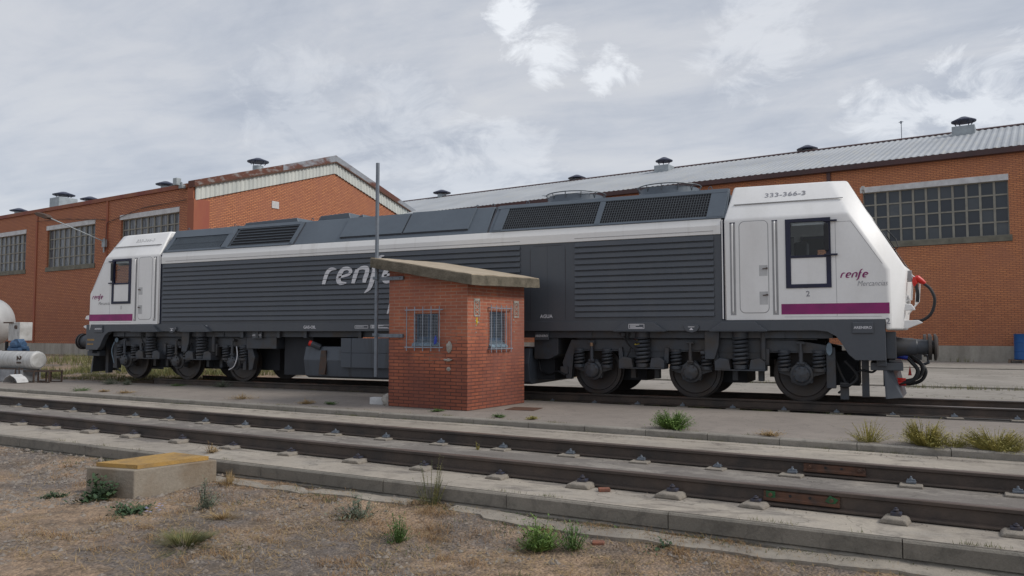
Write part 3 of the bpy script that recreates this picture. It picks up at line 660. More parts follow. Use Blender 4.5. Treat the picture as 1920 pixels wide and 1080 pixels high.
# ---------------------------------------------------------------- cabs (built for the right end; the left end is the same, turned)
def cab(fx, blind):
    s_ = 1 if fx(1) > fx(0) else -1
    front = s_ > 0
    root = bpy.data.objects.new('cab', None); COL.objects.link(root); root.parent = LO; 
    mb = MB()
    def add(P, F): mb.add([(fx(x), y, z) for x, y, z in P], F)
    wx0, wx1, wz0, wz1 = 8.78, 9.47, 2.26, 3.43; panes = []
    for sd in (-1, 1):
        y = 1.45*sd
        def poly(L_): add([(x, y, z) for x, z in L_], [tuple(range(len(L_)))])
        poly([(7.63, 1.64), (wx0, 1.64), (wx0, wz0), (wx0, wz1), (wx0, 3.53), (7.63, 3.53)])
        poly([(wx0, 1.64), (wx1, 1.64), (wx1, wz0), (wx0, wz0)])
        poly([(wx0, wz1), (wx1, wz1), (wx1, 3.53), (wx0, 3.53)])
        poly([(wx1, 1.64), (10.36, 1.64), (10.36, 1.45), (10.44, 1.45), (10.42, 2.50), (9.80, 3.53), (wx1, 3.53), (wx1, wz1), (wx1, wz0)])
        # upper slope
        add([(7.63, y, 3.53), (wx0, y, 3.53), (wx1, y, 3.53), (9.80, y, 3.53), (9.50, 1.0*sd, 4.20), (7.76, 1.0*sd, 4.22)], [(0, 1, 2, 3, 4, 5)])
        # chamfered corner to the nose
        G = (10.72, 1.17*sd, 2.50); G0 = (10.64, 1.17*sd, 1.45); H = (10.13, 1.17*sd, 3.53); I = (9.78, .92*sd, 4.20)
        add([(10.44, y, 1.45), (10.42, y, 2.50), G, G0], [(0, 1, 2, 3)])
        add([(10.42, y, 2.50), (9.80, y, 3.53), H, G], [(0, 1, 2, 3)])
        add([(9.80, y, 3.53), (9.50, 1.0*sd, 4.20), I, H], [(0, 1, 2, 3)])
        add([(7.76, 1.0*sd, 4.22), (9.50, 1.0*sd, 4.20), I, (9.80, 0, 4.26), (7.76, 0, 4.28)], [(0, 1, 2, 3, 4)])
        C1 = (10.84, 0, 2.50); C0 = (10.74, 0, 1.45); C2 = (10.22, 0, 3.53)
        add([G0, G, C1, C0], [(0, 1, 2, 3)])
        for Q, (u0, u1, v0, v1) in (((G, C1, C2, H), (.08, .95, .08, .93)), ((H, C2, (9.80, 0, 4.26), I), (.1, .93, .10, .72))):
            q_ = [Vector(p) for p in Q]; W_ = lambda u, v: tuple(q_[0].lerp(q_[1], u).lerp(q_[3].lerp(q_[2], u), v))
            hole = [W_(u0, v0), W_(u1, v0), W_(u1, v1), W_(u0, v1)]
            add([tuple(p) for p in q_]+hole, [(0, 1, 5, 4), (1, 2, 6, 5), (2, 3, 7, 6), (3, 0, 4, 7)])
            panes.append([Vector(p) for p in hole])
        add([(7.63, y, 1.64), (7.63, y, 3.53), (7.76, 1.0*sd, 4.22), (7.76, 0, 4.28), (7.63, 0, 1.64)], [(0, 1, 2, 3, 4)])
        add([(7.63, y, 1.64), (10.36, y, 1.64), (10.36, 0, 1.64), (7.63, 0, 1.64)], [(0, 1, 2, 3)])
        add([(10.36, y, 1.64), (10.36, y, 1.45), (10.36, 0, 1.45), (10.36, 0, 1.64)], [(0, 1, 2, 3)])
        add([(10.36, y, 1.45), (10.44, y, 1.45), G0, C0, (10.36, 0, 1.45)], [(0, 1, 2, 3, 4)])
    mb.build('cab_shell', 'white_paint', root, bevel=.045, seg=3, smooth=True, merge=True, ang=40)
    def bx(x0, x1, y0, y1, z0, z1, name, m_, bev=0, par=root):
        a_, b_ = sorted((fx(x0), fx(x1))); k = MB(); k.box(a_, b_, min(y0, y1), max(y0, y1), z0, z1); return k.build(name, m_, par, bevel=bev)
    def pr(pts, y0, y1, name, m_, bev=0, par=root):
        k = MB(); k.prism([(fx(x), z) for x, z in pts], min(y0, y1), max(y0, y1)); return k.build(name, m_, par, bevel=bev)
    bx(7.70, 9.5, -1.38, 1.38, 1.66, 2.2, 'cab_desk', 'cabin_grey'); bx(7.72, 7.80, -1.38, 1.38, 1.7, 3.5, 'bulkhead', 'cabin_grey')
    bx(9.5, 10.2, -1.1, 1.1, 1.9, 2.6, 'cab_desk', 'interior')
    # crew seat seen through the glass
    bx(8.75, 9.0, -.1, .3, 2.3, 3.2, 'seat', 'interior', .04)
    for sd in (-1, 1):
        Y = 1.45*sd; o_ = lambda d: (1.45+d)*sd
        # window: four frame bars, glass, lower white leaf
        w_ = bpy.data.objects.new('side_window', None); COL.objects.link(w_); w_.parent = root
        k = MB(); fxs = lambda a, b: sorted((fx(a), fx(b)))
        for a, b, c, d in ((8.74, 8.83, 2.21, 3.47), (9.43, 9.51, 2.21, 3.47), (8.83, 9.43, 3.41, 3.47), (8.83, 9.43, 2.21, 2.28), (8.83, 9.43, 2.755, 2.80)):
            xa, xb = fxs(a, b); k.box(xa, xb, min(o_(-.04), o_(.018)), max(o_(-.04), o_(.018)), c, d)
        k.build('window_frame', 'navy_rubber', w_)
        bx(8.83, 9.43, o_(-.012), o_(.004), 2.28, 2.755, 'lower_leaf', 'white_paint', .0, w_)
        bx(8.83, 9.43, o_(-.02), o_(-.014), 2.80, 3.41, 'pane', 'glass_clear', 0, w_)
        bx(8.85, 9.40, o_(-.035), o_(-.022), 3.35, 3.40, 'blind_roll', 'card_white', 0, w_)
        # door with rounded corners, its seam and two handle recesses
        dm = pr(rrect(7.925, 8.43, 1.775, 3.475, .09), o_(-.01), o_(.007), 'cab_door', 'white_paint', .003)
        pr(rrect(7.912, 8.443, 1.762, 3.488, .10), o_(-.01), o_(.002), 'door_seam', 'recess_grey')
        for za, zb in ((2.45, 2.65), (1.92, 2.16)):
            bx(8.27, 8.42, o_(0), o_(.0085), za, zb, 'handle_recess', 'handle_grey', 0, dm)
            k = MB(); k.cyl((fx(8.33), o_(.02), zb-.07), (fx(8.41), o_(.02), zb-.06), .009, 6); k.cyl((fx(8.41), o_(.0), zb-.06), (fx(8.41), o_(.03), zb-.06), .016, 8); k.build('handle', 'iron_dark', dm)
        # grab-rail recesses either side of the door
        for xa, xb in ((7.745, 7.845), (8.505, 8.605)):
            bx(xa, xb, o_(-.01), o_(.003), 1.73, 3.47, 'rail_recess', 'recess_grey')
            bx(xa, xb, o_(-.01), o_(.005), 3.455, 3.475, 'rail_recess_top', 'navy_rubber')
            k = MB(); m2 = (xa+xb)/2; k.tube([(fx(m2), o_(0), 1.77), (fx(m2), o_(.03), 1.80), (fx(m2), o_(.03), 3.42), (fx(m2), o_(0), 3.45)], .014, 8); k.build('grab_rail', 'white_paint', root)
        # seams
        bx(9.585, 9.592, o_(0), o_(.0015), 1.70, 3.38, 'panel_seam', 'recess_grey')
        bx(8.70, 10.30, o_(0), o_(.002), 1.686, 1.692, 'panel_seam', 'recess_grey')
        pr([(9.60, 3.376), (9.84, 3.376), (10.33, 2.60), (10.337, 2.604), (9.846, 3.383), (9.60, 3.383)], o_(0), o_(.0015), 'panel_seam', 'recess_grey')
        # purple stripe
        pr([(8.65, 1.735), (10.43, 1.735), (10.43, 1.925), (8.65, 1.925)], o_(0), o_(.004), 'stripe', 'purple_paint')
        # groove on upper slope
        k = MB(); yy, zz_ = zs_(.42); k.box(*fxs(7.80, 9.72), min(sd*(-yy+.020), sd*(-yy+.045)), max(sd*(-yy+.020), sd*(-yy+.045)), zz_-.004, zz_+.008); k.build('roof_groove', 'recess_grey', root)
        # mirror on two brackets
        k = MB(); k.prism(rrect(-.04, .04, 2.86, 3.36, .038), sd*1.49, sd*1.515); k.v = [(fx(9.44 if s_ > 0 else 9.47)+(x), y+(.0), z) for x, y, z in k.v]
        mo = k.build('mirror', 'black_rubber', root, bevel=.008)
        for zz2 in (3.405, 2.795): bx(9.40, 9.62, o_(.0), o_(.05), zz2-.014, zz2+.014, 'mirror_bracket', 'navy_rubber', 0, mo)
    # windscreens set in the sloping front, lamps
    for hp in panes:
        c_ = sum(hp, Vector())/4; inn = Vector((.02, 0, .012))
        k = MB(); k.add([(fx(p.x-.01), p.y, p.z-.006) for p in hp], [(0, 1, 2, 3)]); k.build('windscreen', 'glass_clear', root)
        k = MB(); o2 = [c_+(p-c_)*1.0 for p in hp]; i2 = [c_+(p-c_)*.90 for p in hp]
        k.add([(fx(p.x+.004), p.y, p.z+.003) for p in o2]+[(fx(p.x+.004), p.y, p.z+.003) for p in i2], [(0, 1, 5, 4), (1, 2, 6, 5), (2, 3, 7, 6), (3, 0, 4, 7)]); k.build('windscreen_seal', 'black_rubber', root)
    for sd in (-1, 1):
        k = MB(); k.tube([(fx(10.5), .95*sd, 2.86), (fx(10.60), .93*sd, 2.93), (fx(10.56), .9*sd, 3.08), (fx(10.42), .5*sd, 3.30)], .010, 6); k.build('wiper', 'black_rubber', root)
        k = MB(); k.lathe((fx(10.68), .82*sd, 1.98), (s_, 0, 0), [(0, .10), (.06, .10), (.075, .085), (.08, .0)], 20); k.build('headlight', 'silver_tank', root, smooth=True)
    bx(10.0, 10.06, -.2, .2, 4.12, 4.2, 'top_lamp', 'silver_tank', .01)
    return root
def fr_(x): return x
def fl_(x): return .215-x
cabR = cab(fr_, 1); cabL = cab(fl_, 0)
# blind in the far window of the right cab
mb = MB(); mb.box(8.80, 9.08, 1.39, 1.40, 2.3, 3.41); mb.box(9.08, 9.45, 1.39, 1.40, 3.17, 3.41); mb.box(9.27, 9.45, 1.385, 1.388, 2.3, 3.41); mb.build('window_blind', 'interior', cabR)
# vertical fin and gap seals behind cabs
for x_, s2 in ((7.605, 1), (-7.39, -1)):
    for side in (-1, 1):
        mb = MB(); mb.box(x_-.022, x_+.022, min(1.38*side, 1.452*side), max(1.38*side, 1.452*side), 1.645, 3.53); mb.build('gap_seal', 'navy_rubber', LO)
        mb = MB(); mb.box(x_-.010, x_+.010, min(1.40*side, 1.458*side), max(1.40*side, 1.458*side), 1.66, 3.54); mb.build('gap_trim', 'white_paint', LO)
# lettering
for c_, x_, sg in ((cabR, 'grey_letter', 1), (cabL, 'handle_grey', 1)):
    yy, zz_ = zs_(.665)
    text('333-366-3', .15, x_, c_, (8.72 if c_ is cabR else -8.35, -1.152, zz_), rx=math.atan2(.67, .45), bold=.001, sx=1.2, name='number')
text('2', .14, 'grey_letter', cabR, (9.11, -1.453, 2.10), bold=.002); text('2', .15, 'grey_letter', cabR, (10.40, -1.456, 1.60), bold=.002)
text('1', .14, 'grey_letter', cabL, (-8.90, -1.453, 2.10), bold=.002)
wordmark(cabR, 'purple_paint', 9.66, 2.375, .092, .088, -1.4545); text('Mercancías', .135, 'grey_letter', cabR, (10.165, -1.453, 2.262), shear=.28, name='lettering', sx=.80, bold=-.0015)
wordmark(cabL, 'purple_paint', -10.10, 2.36, .092, .088, -1.4545); text('Mercancías', .13, 'recess_grey', cabL, (-9.60, -1.453, 2.23), shear=.28, name='lettering', sx=.84, bold=-.0015)
wordmark(LO, 'white_letter', -1.84, 2.56, .445, .385, -1.459)
text('Mercancías', .48, 'white_letter', LO, (1.05, -1.460, 1.98), shear=.28)
text('333-366-3', .16, 'white_letter', LO, (.92, -1.4495, 1.585))
text('AGUA', .10, 'white_letter', LO, (3.98, -1.432, 1.74), bold=.002); text('GAS-OIL', .10, 'white_letter', LO, (-2.24, -1.4495, 1.535), bold=.002)
def labelbox(x0, x1, z0, z1, lines=3, y=-1.4495, sl=0):
    mb = MB(); t_ = .010
    for a, b, c, d in ((x0, x1, z1-t_, z1), (x0, x1, z0, z0+t_), (x0, x0+t_, z0, z1), (x1-t_, x1, z0, z1)): mb.box(a, b, y, y+.004, c, d)
    for i in range(lines): z = z1-(i+1)*(z1-z0)/(lines+1); mb.box(x0+.03, x0+(x1-x0)*(.9-.22*((i+1) % 3)), y, y+.004, z-.006, z+.006)
    return mb.build('marking', 'white_letter', LO)
labelbox(-5.93, -5.62, 1.49, 1.60); labelbox(-.90, -.52, 1.505, 1.575, 1); labelbox(-.45, .08, 1.505, 1.585, 3)
mb = MB(); mb.prism([(-5.82, 1.485), (-5.74, 1.485), (-5.78, 1.44)], -1.4505, -1.4495); mb.build('marking', 'white_letter', LO)
# sandbox covers with lettering, gussets above springs
def sandbox(x, z, l='ARENERO', w=.17, h=.1, y=-1.447, m_='dark_paint'):
    mb = MB(); mb.box(x-w, x+w, y-.035, y, z-h, z+h); o = mb.build('sand_box', m_, LO, bevel=.012); text(l, .065, 'white_letter', o, (x, y-.037, z), bold=.001)
sandbox(10.0, 1.49); sandbox(-9.78, 1.51); sandbox(-4.02, 1.34, y=-1.30, w=.16, h=.085); sandbox(3.83, 1.335, y=-1.30, w=.16, h=.085)
BC = (-6.93, 6.93)
for bc in BC:
    for k_ in (-.94, .95):
        mb = MB(); x = bc+k_; mb.prism([(x-.52, 1.44), (x+.52, 1.44), (x+.30, 1.605), (x-.30, 1.605)], -1.53, -1.446); mb.prism([(x-.52, 1.425), (x+.52, 1.425), (x+.52, 1.442), (x-.52, 1.442)], -1.55, -1.2)
        o = mb.build('spring_gusset', 'dark_paint', LO, bevel=.01)
        mb = MB(); mb.prism([(x-.52, 1.44), (x+.52, 1.44), (x+.30, 1.605), (x-.30, 1.605)], 1.446, 1.53); mb.build('spring_gusset', 'dark_paint', LO, bevel=.01)
    mb = MB(); x = bc+.08; mb.prism([(x-.12, 1.56), (x+.12, 1.56), (x+.15, 1.50), (x+.10, 1.43), (x, 1.40), (x-.10, 1.43), (x-.15, 1.50)], -1.50, -1.446); mb.build('lifting_point', 'dark_paint', LO, bevel=.01)
    mb = MB(); mb.prism([(x-.04, 1.455), (x+.04, 1.455), (x, 1.50)], -1.504, -1.5005); mb.box(x-.06, x+.06, -1.504, -1.5005, 1.508, 1.52); mb.build('marking', 'white_letter', LO)
labelbox(5.78, 6.10, 1.48, 1.575, 3, y=-1.534)
# end skirts with the curved wheel cut-out
def skirt(f):
    for side in (-1, 1):
        pts = [(9.02, 1.637), (10.355, 1.637), (10.355, .92), (9.87, .92), (9.76, 1.02), (9.66, 1.20), (9.56, 1.34), (9.42, 1.42), (9.2, 1.445), (9.02, 1.45)]
        k = MB(); k.prism([(f(x), z) for x, z in pts], min(side*1.30, side*1.449), max(side*1.30, side*1.449)); k.build('end_skirt', 'dark_paint', LO, bevel=.008)
    a_, b_ = sorted((f(10.2), f(10.36))); k = MB(); k.box(a_, b_, -1.35, 1.35, .82, 1.44); k.build('buffer_beam', 'bogie_paint', LO, bevel=.01)
    k = MB(); a_, b_ = sorted((f(10.36), f(10.52))); 
    for sd in (-1, 1): k = MB(); k.box(a_, b_, sd*1.12-.17, sd*1.12+.17, .95, 1.42); k.build('buffer_pocket', 'bogie_paint', LO, bevel=.01)
    sg = 1 if f(1) > f(0) else -1
    for sd in (-1, 1):
        y = .985*sd
        k = MB(); k.box(*sorted((f(10.36), f(10.46))), y-.2, y+.2, .94, 1.36); rs = 1 if sg > 0 else 1.45; k.lathe((f(10.44), y, 1.15), (sg, 0, 0), [(0, .18), (.02, .185), (.22, .15*rs), (.40, .145*rs), (.41, .13*rs), (.60, .125*rs)], 24)
        bo = k.build('buffer', 'bogie_paint', LO, smooth=True, bevel=.006)
        k = MB(); k.lathe((f(11.02), y, 1.15), (sg, 0, 0), [(0, .13), (0, .225), (.05, .225), (.05, .12), (.09, .12), (.09, .235), (.12, .235), (.15, .18), (.16, 0)], 28); k.build('buffer_head', 'wheel_steel', bo, smooth=True)
    # snow plough and its box
    k = MB(); k.box(*sorted((f(10.10), f(10.62))), -1.2, 1.2, .74, .88); k.build('plough_beam', 'dark_paint', LO, bevel=.01)
    k = MB()
    for sd in (-1, 1):
        P = [(f(10.34), sd*1.22, .74), (f(10.46), sd*1.05, .74), (f(10.58), sd*.15, .74), (f(10.68), sd*.15, .28), (f(10.60), sd*1.1, .27), (f(10.36), sd*1.24, .25)]
        k.add(P+[(p[0]-sg*.03, p[1], p[2]) for p in P], [(0, 1, 4, 5), (1, 2, 3, 4), (6, 11, 10, 7), (7, 10, 9, 8), (0, 5, 11, 6), (5, 4, 10, 11), (4, 3, 9, 10)])
    k.build('snow_plough', 'dark_paint', LO)
    k = MB(); k.prism([(f(10.66), 1.10-.2), (f(10.95), .9), (f(10.95), 1.2), (f(10.66), 1.25)], -.16, .16); k.tube([(f(10.9), 0, 1.05), (f(11.05), 0, .98), (f(11.06), 0, .85), (f(10.95), 0, .8)], .03, 8); k.build('coupling_hook', 'bogie_paint', LO, bevel=.01)
skirt(fr_); skirt(lambda x: -x+.02)
mb = MB(); mb.box(-10.27, -10.02, -1.4495, -1.447, 1.06, 1.10); mb.box(-10.27, -9.98, -1.4495, -1.447, 1.18, 1.23); mb.build('smudge_marking', 'lid_yellow', LO)
# nose furniture: white brackets, red plugs, black jumper hoses
for f, full in ((fr_, True), (lambda x: -x+.02, False)):
    k = MB(); k.prism([(f(10.60), 1.78), (f(10.84), 1.80), (f(10.78), 1.90), (f(10.60), 1.92)], -1.15, -.95); k.prism([(f(10.60), 1.47), (f(10.70), 1.47), (f(10.95), 1.575), (f(10.88), 1.62), (f(10.60), 1.62)], -1.12, -.9); k.build('nose_step', 'white_paint', LO, bevel=.012)
    if not full: continue
    for sd in (-1, 1):
        k = MB(); k.tube([(f(10.66), sd*1.0, 1.95), (f(10.78), sd*1.0, 1.98), (f(10.82), sd*1.0, 2.40), (f(10.72), sd*1.0, 2.46)], .016, 6); k.tube([(f(10.72), sd*.9, 1.72), (f(10.90), sd*.9, 1.95), (f(10.93), sd*.9, 2.36), (f(10.76), sd*.9, 2.42)], .014, 6); k.build('nose_rail', 'white_paint', LO)
k = MB(); k.box(10.73, 10.80, -1.02, -.96, 2.30, 2.50); k.build('jumper_bracket', 'recess_grey', LO, bevel=.01)
def hose(P, r, name='hose', m_='black_rubber', par=LO): k = MB(); k.tube(crom(P, 8), r, 10); return k.build(name, m_, par, smooth=True)
hose([(10.98, -1.02, 2.26), (11.08, -1.04, 2.16), (11.14, -1.05, 1.97), (11.08, -1.06, 1.74), (10.94, -1.06, 1.62), (10.80, -1.04, 1.61)], .026, 'jumper_cable')
hose([(10.85, -1.05, 2.28), (10.88, -1.06, 2.1), (10.87, -1.05, 1.94)], .03, 'jumper_cable')
k = MB(); k.lathe((10.84, -1.02, 2.38), Vector((.16, 0, -.12)), [(0, .035), (.04, .065), (.14, .05), (.20, .03)], 14); k.lathe((10.84, -1.05, 2.38), Vector((.02, 0, -1)), [(0, .03), (.1, .045), (.16, .03)], 12); k.build('jumper_plug', 'red_plastic', LO, smooth=True)
for i, (y_, r_, dz, ex) in enumerate(((-.80, .034, 0, 0), (-.92, .034, -.04, -.08), (-.66, .032, -.06, .05))):
    hose([(10.50, y_, 1.03+dz), (10.66, y_-.03, 1.02+dz), (10.84+ex, y_-.05, .92+dz), (10.93+ex, y_-.05, .78+dz), (10.86+ex, y_-.04, .62+dz), (10.68+ex, y_-.02, .55+dz), (10.48, y_, .56+dz)], r_, 'brake_hose')
    k = MB(); k.cyl((10.52, y_-.02, 1.04+dz), (10.70, y_-.04, 1.01+dz), .046, 10); k.build('hose_coupling', ('red_plastic', 'blue_plastic', 'red_plastic')[i], LO, bevel=.006)
    k = MB(); k.cyl((10.50, y_, .555+dz), (10.66, y_-.01, .55+dz), .046, 10); k.build('hose_coupling', ('red_plastic', 'red_plastic', 'blue_plastic')[i], LO, bevel=.006)
k = MB(); k.box(10.36, 10.50, -1.0, -.55, .92, 1.12); k.box(10.30, 10.40, -1.0, -.55, .45, .95); k.build('hose_manifold', 'interior', LO)
k = MB(); k.prism([(10.70, .64), (10.76, .64), (10.735, .82)], -.70, -.66); k.build('hose_tag', 'red_plastic', LO)
# ---------------------------------------------------------------- bogies
def spring_mb(h, r, w, turns):
    k = MB(); n = int(turns*14); P = [(r*cos(2*pi*turns*i/n), r*sin(2*pi*turns*i/n), h*i/n) for i in range(n+1)]; k.tube(P, w, 6); return k
big_s = spring_mb(.56, .125, .029, 7.2); sm_s = spring_mb(.30, .092, .025, 4.4)
meshes = {}
def bogie(cx_, sg):
    root = bpy.data.objects.new('bogie', None); COL.objects.link(root); root.parent = LO; root.location = (cx_, 0, 0)
    def bx(name, x0, x1, y0, y1, z0, z1, m_='bogie_paint', bev=.008): 
        k = MB(); k.box(min(x0, x1), max(x0, x1), min(y0, y1), max(y0, y1), z0, z1); return k.build(name, m_, root, bevel=bev)
    # solid middle: motors, transoms, brake gear as dark fill boxes that block light
    k = MB()
    for ax in (-2.018, 0, 2.018): k.cyl((ax, -.62, .64), (ax, .62, .64), .09, 12); k.box(ax+.12, ax+.95, -.55, .55, .42, 1.05)
    k.box(-2.5, 2.4, -.5, .5, .95, 1.3); k.build('motor_fill', 'interior', root)
    for sd in (-1, 1):
        y0, y1 = (1.02*sd, 1.17*sd)
        k = MB()
        ptsb = [(-2.50, 1.26), (-1.9, 1.27), (1.9, 1.27), (2.42, 1.18), (2.60, 1.13), (2.60, .40), (2.44, .40), (2.44, 1.00), (1.85, 1.05), (1.45, 1.05), (1.38, .90), (.55, .90), (.47, 1.05), (-.47, 1.05), (-.55, .90), (-1.38, .90), (-1.45, 1.05), (-2.3, 1.05), (-2.45, .95), (-2.50, .44), (-2.62, .46), (-2.70, .78), (-2.62, .98)]
        k.prism([(x*sg if sg < 0 else x, z) for x, z in ptsb], min(y0, y1), max(y0, y1)); k.build('bogie_frame', 'bogie_paint', root, bevel=.012)
        k = MB(); k.box(-2.35, 2.30, min(1.02*sd, 1.20*sd), max(1.02*sd, 1.20*sd), 1.035, 1.05); k.box(-2.35, 2.30, min(1.02*sd, 1.20*sd), max(1.02*sd, 1.20*sd), 1.272, 1.285); k.build('frame_flange', 'bogie_paint', root)
        for xs2 in (-.94, .95):
            k = MB(); k.v = list(big_s.v); k.f = [list(f) for f in big_s.f]; k.mi = list(big_s.mi)
            k.build('coil_spring', 'bogie_paint', root, loc=(xs2, 1.27*sd, .78), smooth=True)
            # top cup, bottom seat with side brackets
            k = MB(); k.cyl((xs2, 1.27*sd, 1.32), (xs2, 1.27*sd, 1.43), .15, 20); k.build('spring_cup', 'bogie_paint', root, smooth=True)
            k = MB(); k.cyl((xs2, 1.27*sd, .72), (xs2, 1.27*sd, .80), .135, 20)
            ya, yb = sorted((1.05*sd, 1.40*sd)); k.box(xs2-.46, xs2+.46, ya, yb, .69, .715)
            for q_ in (-1, 1):
                k.prism([(xs2+q_*.17, .715), (xs2+q_*.46, .715), (xs2+q_*.46, .86), (xs2+q_*.36, .93), (xs2+q_*.20, .90)], ya, yb)
                k.prism([(xs2+q_*.40, .80), (xs2+q_*.50, .80), (xs2+q_*.52, 1.10), (xs2+q_*.44, 1.12)], *sorted((1.10*sd, 1.24*sd)))
            k.build('spring_seat', 'bogie_paint', root, bevel=.010)
        for ax in (-2.018, 0, 2.018):
            for q_ in (-.30, .30):
                k = MB(); k.v = list(sm_s.v); k.f = [list(f) for f in sm_s.f]; k.mi = list(sm_s.mi); k.build('coil_spring', 'bogie_paint', root, loc=(ax+q_, 1.16*sd, .75), smooth=True)
            k = MB()
            for q_ in (-.30, .30): k.cyl((ax+q_, 1.16*sd, .69), (ax+q_, 1.16*sd, .755), .115, 16); k.cyl((ax+q_, 1.16*sd, 1.03), (ax+q_, 1.16*sd, 1.08), .11, 16)
            k.prism([(ax-.38, .72), (ax-.40, .66), (ax-.20, .60), (ax-.18, .48), (ax+.18, .48), (ax+.20, .60), (ax+.40, .66), (ax+.38, .72), (ax+.14, .78), (ax+.08, .86), (ax-.08, .86), (ax-.14, .78)], *sorted((1.02*sd, 1.16*sd)))
            k.lathe((ax, 1.14*sd, .64), (0, sd, 0), [(0, .21), (.05, .205), (.06, .155), (.15, .15), (.17, .12), (.18, .03), (.19, 0)], 24)
            ab = k.build('axle_box', 'bogie_paint', root, bevel=.006, smooth=True)
            k = MB()
            for i in range(8): a_ = 2*pi*i/8+.2; k.cyl((ax+.125*cos(a_), 1.30*sd, .64+.125*sin(a_)), (ax+.125*cos(a_), 1.335*sd, .64+.125*sin(a_)), .014, 6)
            k.build('cover_bolts', 'wheel_steel', ab)
            k = MB(); k.cyl((ax, 1.26*sd, .84), (ax, 1.26*sd, 1.06), .038, 12); k.cyl((ax, 1.26*sd, 1.02), (ax, 1.26*sd, 1.22), .026, 12); k.cyl((ax-.07, 1.26*sd, 1.21), (ax+.07, 1.26*sd, 1.21), .024, 8); k.cyl((ax-.06, 1.26*sd, .84), (ax+.06, 1.26*sd, .84), .028, 8); k.box(ax-.05, ax+.05, *sorted((1.15*sd, 1.26*sd)), 1.18, 1.24); k.box(ax-.05, ax+.05, *sorted((1.15*sd, 1.26*sd)), .80, .87)
            k.build('damper', 'bogie_paint', root, smooth=True)
            k = MB(); k.lathe((ax, .80*sd, .64), (0, sd, 0), [(-.06, .10), (-.055, .42), (-.06, .538), (-.03, .538), (-.03, .510), (.075, .506), (.08, .44), (.05, .42), (.03, .20), (.08, .14), (.12, .12)], 48)
            k.build('wheel', 'wheel_steel', root, smooth=True)
        # brake blocks hung near the wheels, sand pipes
        for bxp in (-1.25, .78, -.76, 1.26): bx('brake_block', bxp-.05, bxp+.05, .74*sd, .90*sd, .48, .85, 'bogie_paint')
        k = MB(); k.tube(crom([(2.52*sg, 1.02*sd, 1.1), (2.66*sg, 1.0*sd, .7), (2.75*sg, .95*sd, .45), (2.62*sg, .9*sd, .30)], 5), .02, 6); k.build('sand_pipe', 'bogie_paint', root)
    # body-mounted yaw plates
    k = MB()
    k.prism([(.30, 1.44), (.58, 1.44), (.56, 1.15), (.48, .90), (.30, .90)], -1.36, -1.30); k.prism([(.22, 1.0), (.30, 1.0), (.30, 1.05), (.22, 1.05)], -1.38, -1.28); k.build('yaw_bracket', 'bogie_paint', root, bevel=.008)
    k = MB(); k.cyl((1.36, -1.25, .9), (1.36, -1.25, 1.40), .05, 12); k.cyl((-1.34, -1.28, 1.40), (-1.34, -1.28, 1.34), .07, 12); k.box(-2.3, -2.0, -1.3, -1.15, 1.30, 1.42); k.box(1.5, 1.75, -1.3, -1.15, 1.30, 1.42); k.build('bump_stop', 'bogie_paint', root)
    k = MB(); k.tube(crom([(-1.30, -1.30, 1.40), (-1.28, -1.32, 1.25), (-1.18, -1.32, 1.12), (-1.22, -1.32, .98), (-1.30, -1.28, .85)], 5), .016, 6); k.tube(crom([(-1.20, -1.30, 1.40), (-1.24, -1.33, 1.2), (-1.12, -1.33, 1.08)], 5), .014, 6); k.build('air_hose', 'black_rubber', root)
    return root
bR = bogie(6.93, 1); bL = bogie(-6.93, -1)
# small coloured bits on the right bogie
k = MB(); k.prism([(-1.12, 1.16), (-1.0, 1.16), (-1.06, 1.27)], -1.245, -1.24); k.build('warning_triangle', 'yellow_paint', bR)
k = MB(); k.cyl((-1.20, -1.24, 1.34), (-1.08, -1.24, 1.34), .012, 8); k.box(-1.10, -1.05, -1.27, -1.22, 1.27, 1.36); k.build('tap_handle', 'red_plastic', bR, bevel=.008)
k = MB(); k.cyl((-2.018, -1.262, 1.13), (-2.018, -1.262, 1.20), .031, 12); k.build('damper_band', 'brown_card', bR)
k = MB(); k.lathe((2.50, -1.21, 1.13), (0, -1, 0), [(0, .075), (.012, .07), (.013, 0)], 20); k.v = [(x*.7+.75, y, z*1.6-.70) for x, y, z in k.v]; k.build('round_plate', 'sill_pale', bR)
k = MB(); k.lathe((-2.42, -1.21, 1.2), (0, -1, 0), [(0, .07), (.012, .065), (.013, 0)], 20); k.build('round_plate', 'sill_pale', bL)
k = MB(); k.box(-2.72, -2.56, -1.22, -1.1, .55, .7); k.build('hose_rest', 'bogie_paint', bR)
hose([(-2.60, -1.25, .52), (-2.80, -1.2, .60), (-3.0, -1.1, .52), (-3.25, -1.0, .58), (-3.3, -1.0, .8)], .022, par=bR); hose([(2.75, -1.15, .9), (2.95, -1.1, .62), (2.80, -1.1, .45), (2.66, -1.1, .45)], .028, par=bR); hose([(2.8, -.9, .5), (3.0, -1.0, .72), (3.2, -1.0, .70), (3.3, -1.0, .85), (3.3, -1., 1.1)], .02, par=bR)
hose([(2.20, -1.3, 1.05), (2.25, -1.32, .8), (2.15, -1.32, .55), (1.95, -1.3, .45)], .013, m_='white_letter', par=bL); hose([(-2.45, -1.25, 1.15), (-2.52, -1.28, .9), (-2.45, -1.25, .55)], .014, m_='sill_pale', par=bL)
k = MB(); k.box(3.02, 3.14, -1.0, -.85, .25, 1.3); k.build('guard_iron', 'bogie_paint', bR)
k = MB(); k.box(2.66, 2.80, -1.05, -.85, .20, .50); k.build('guard_iron', 'bogie_paint', bR)
k = MB(); k.box(-3.14, -3.02, -1.0, -.85, .25, 1.3); k.build('guard_iron', 'bogie_paint', bL)
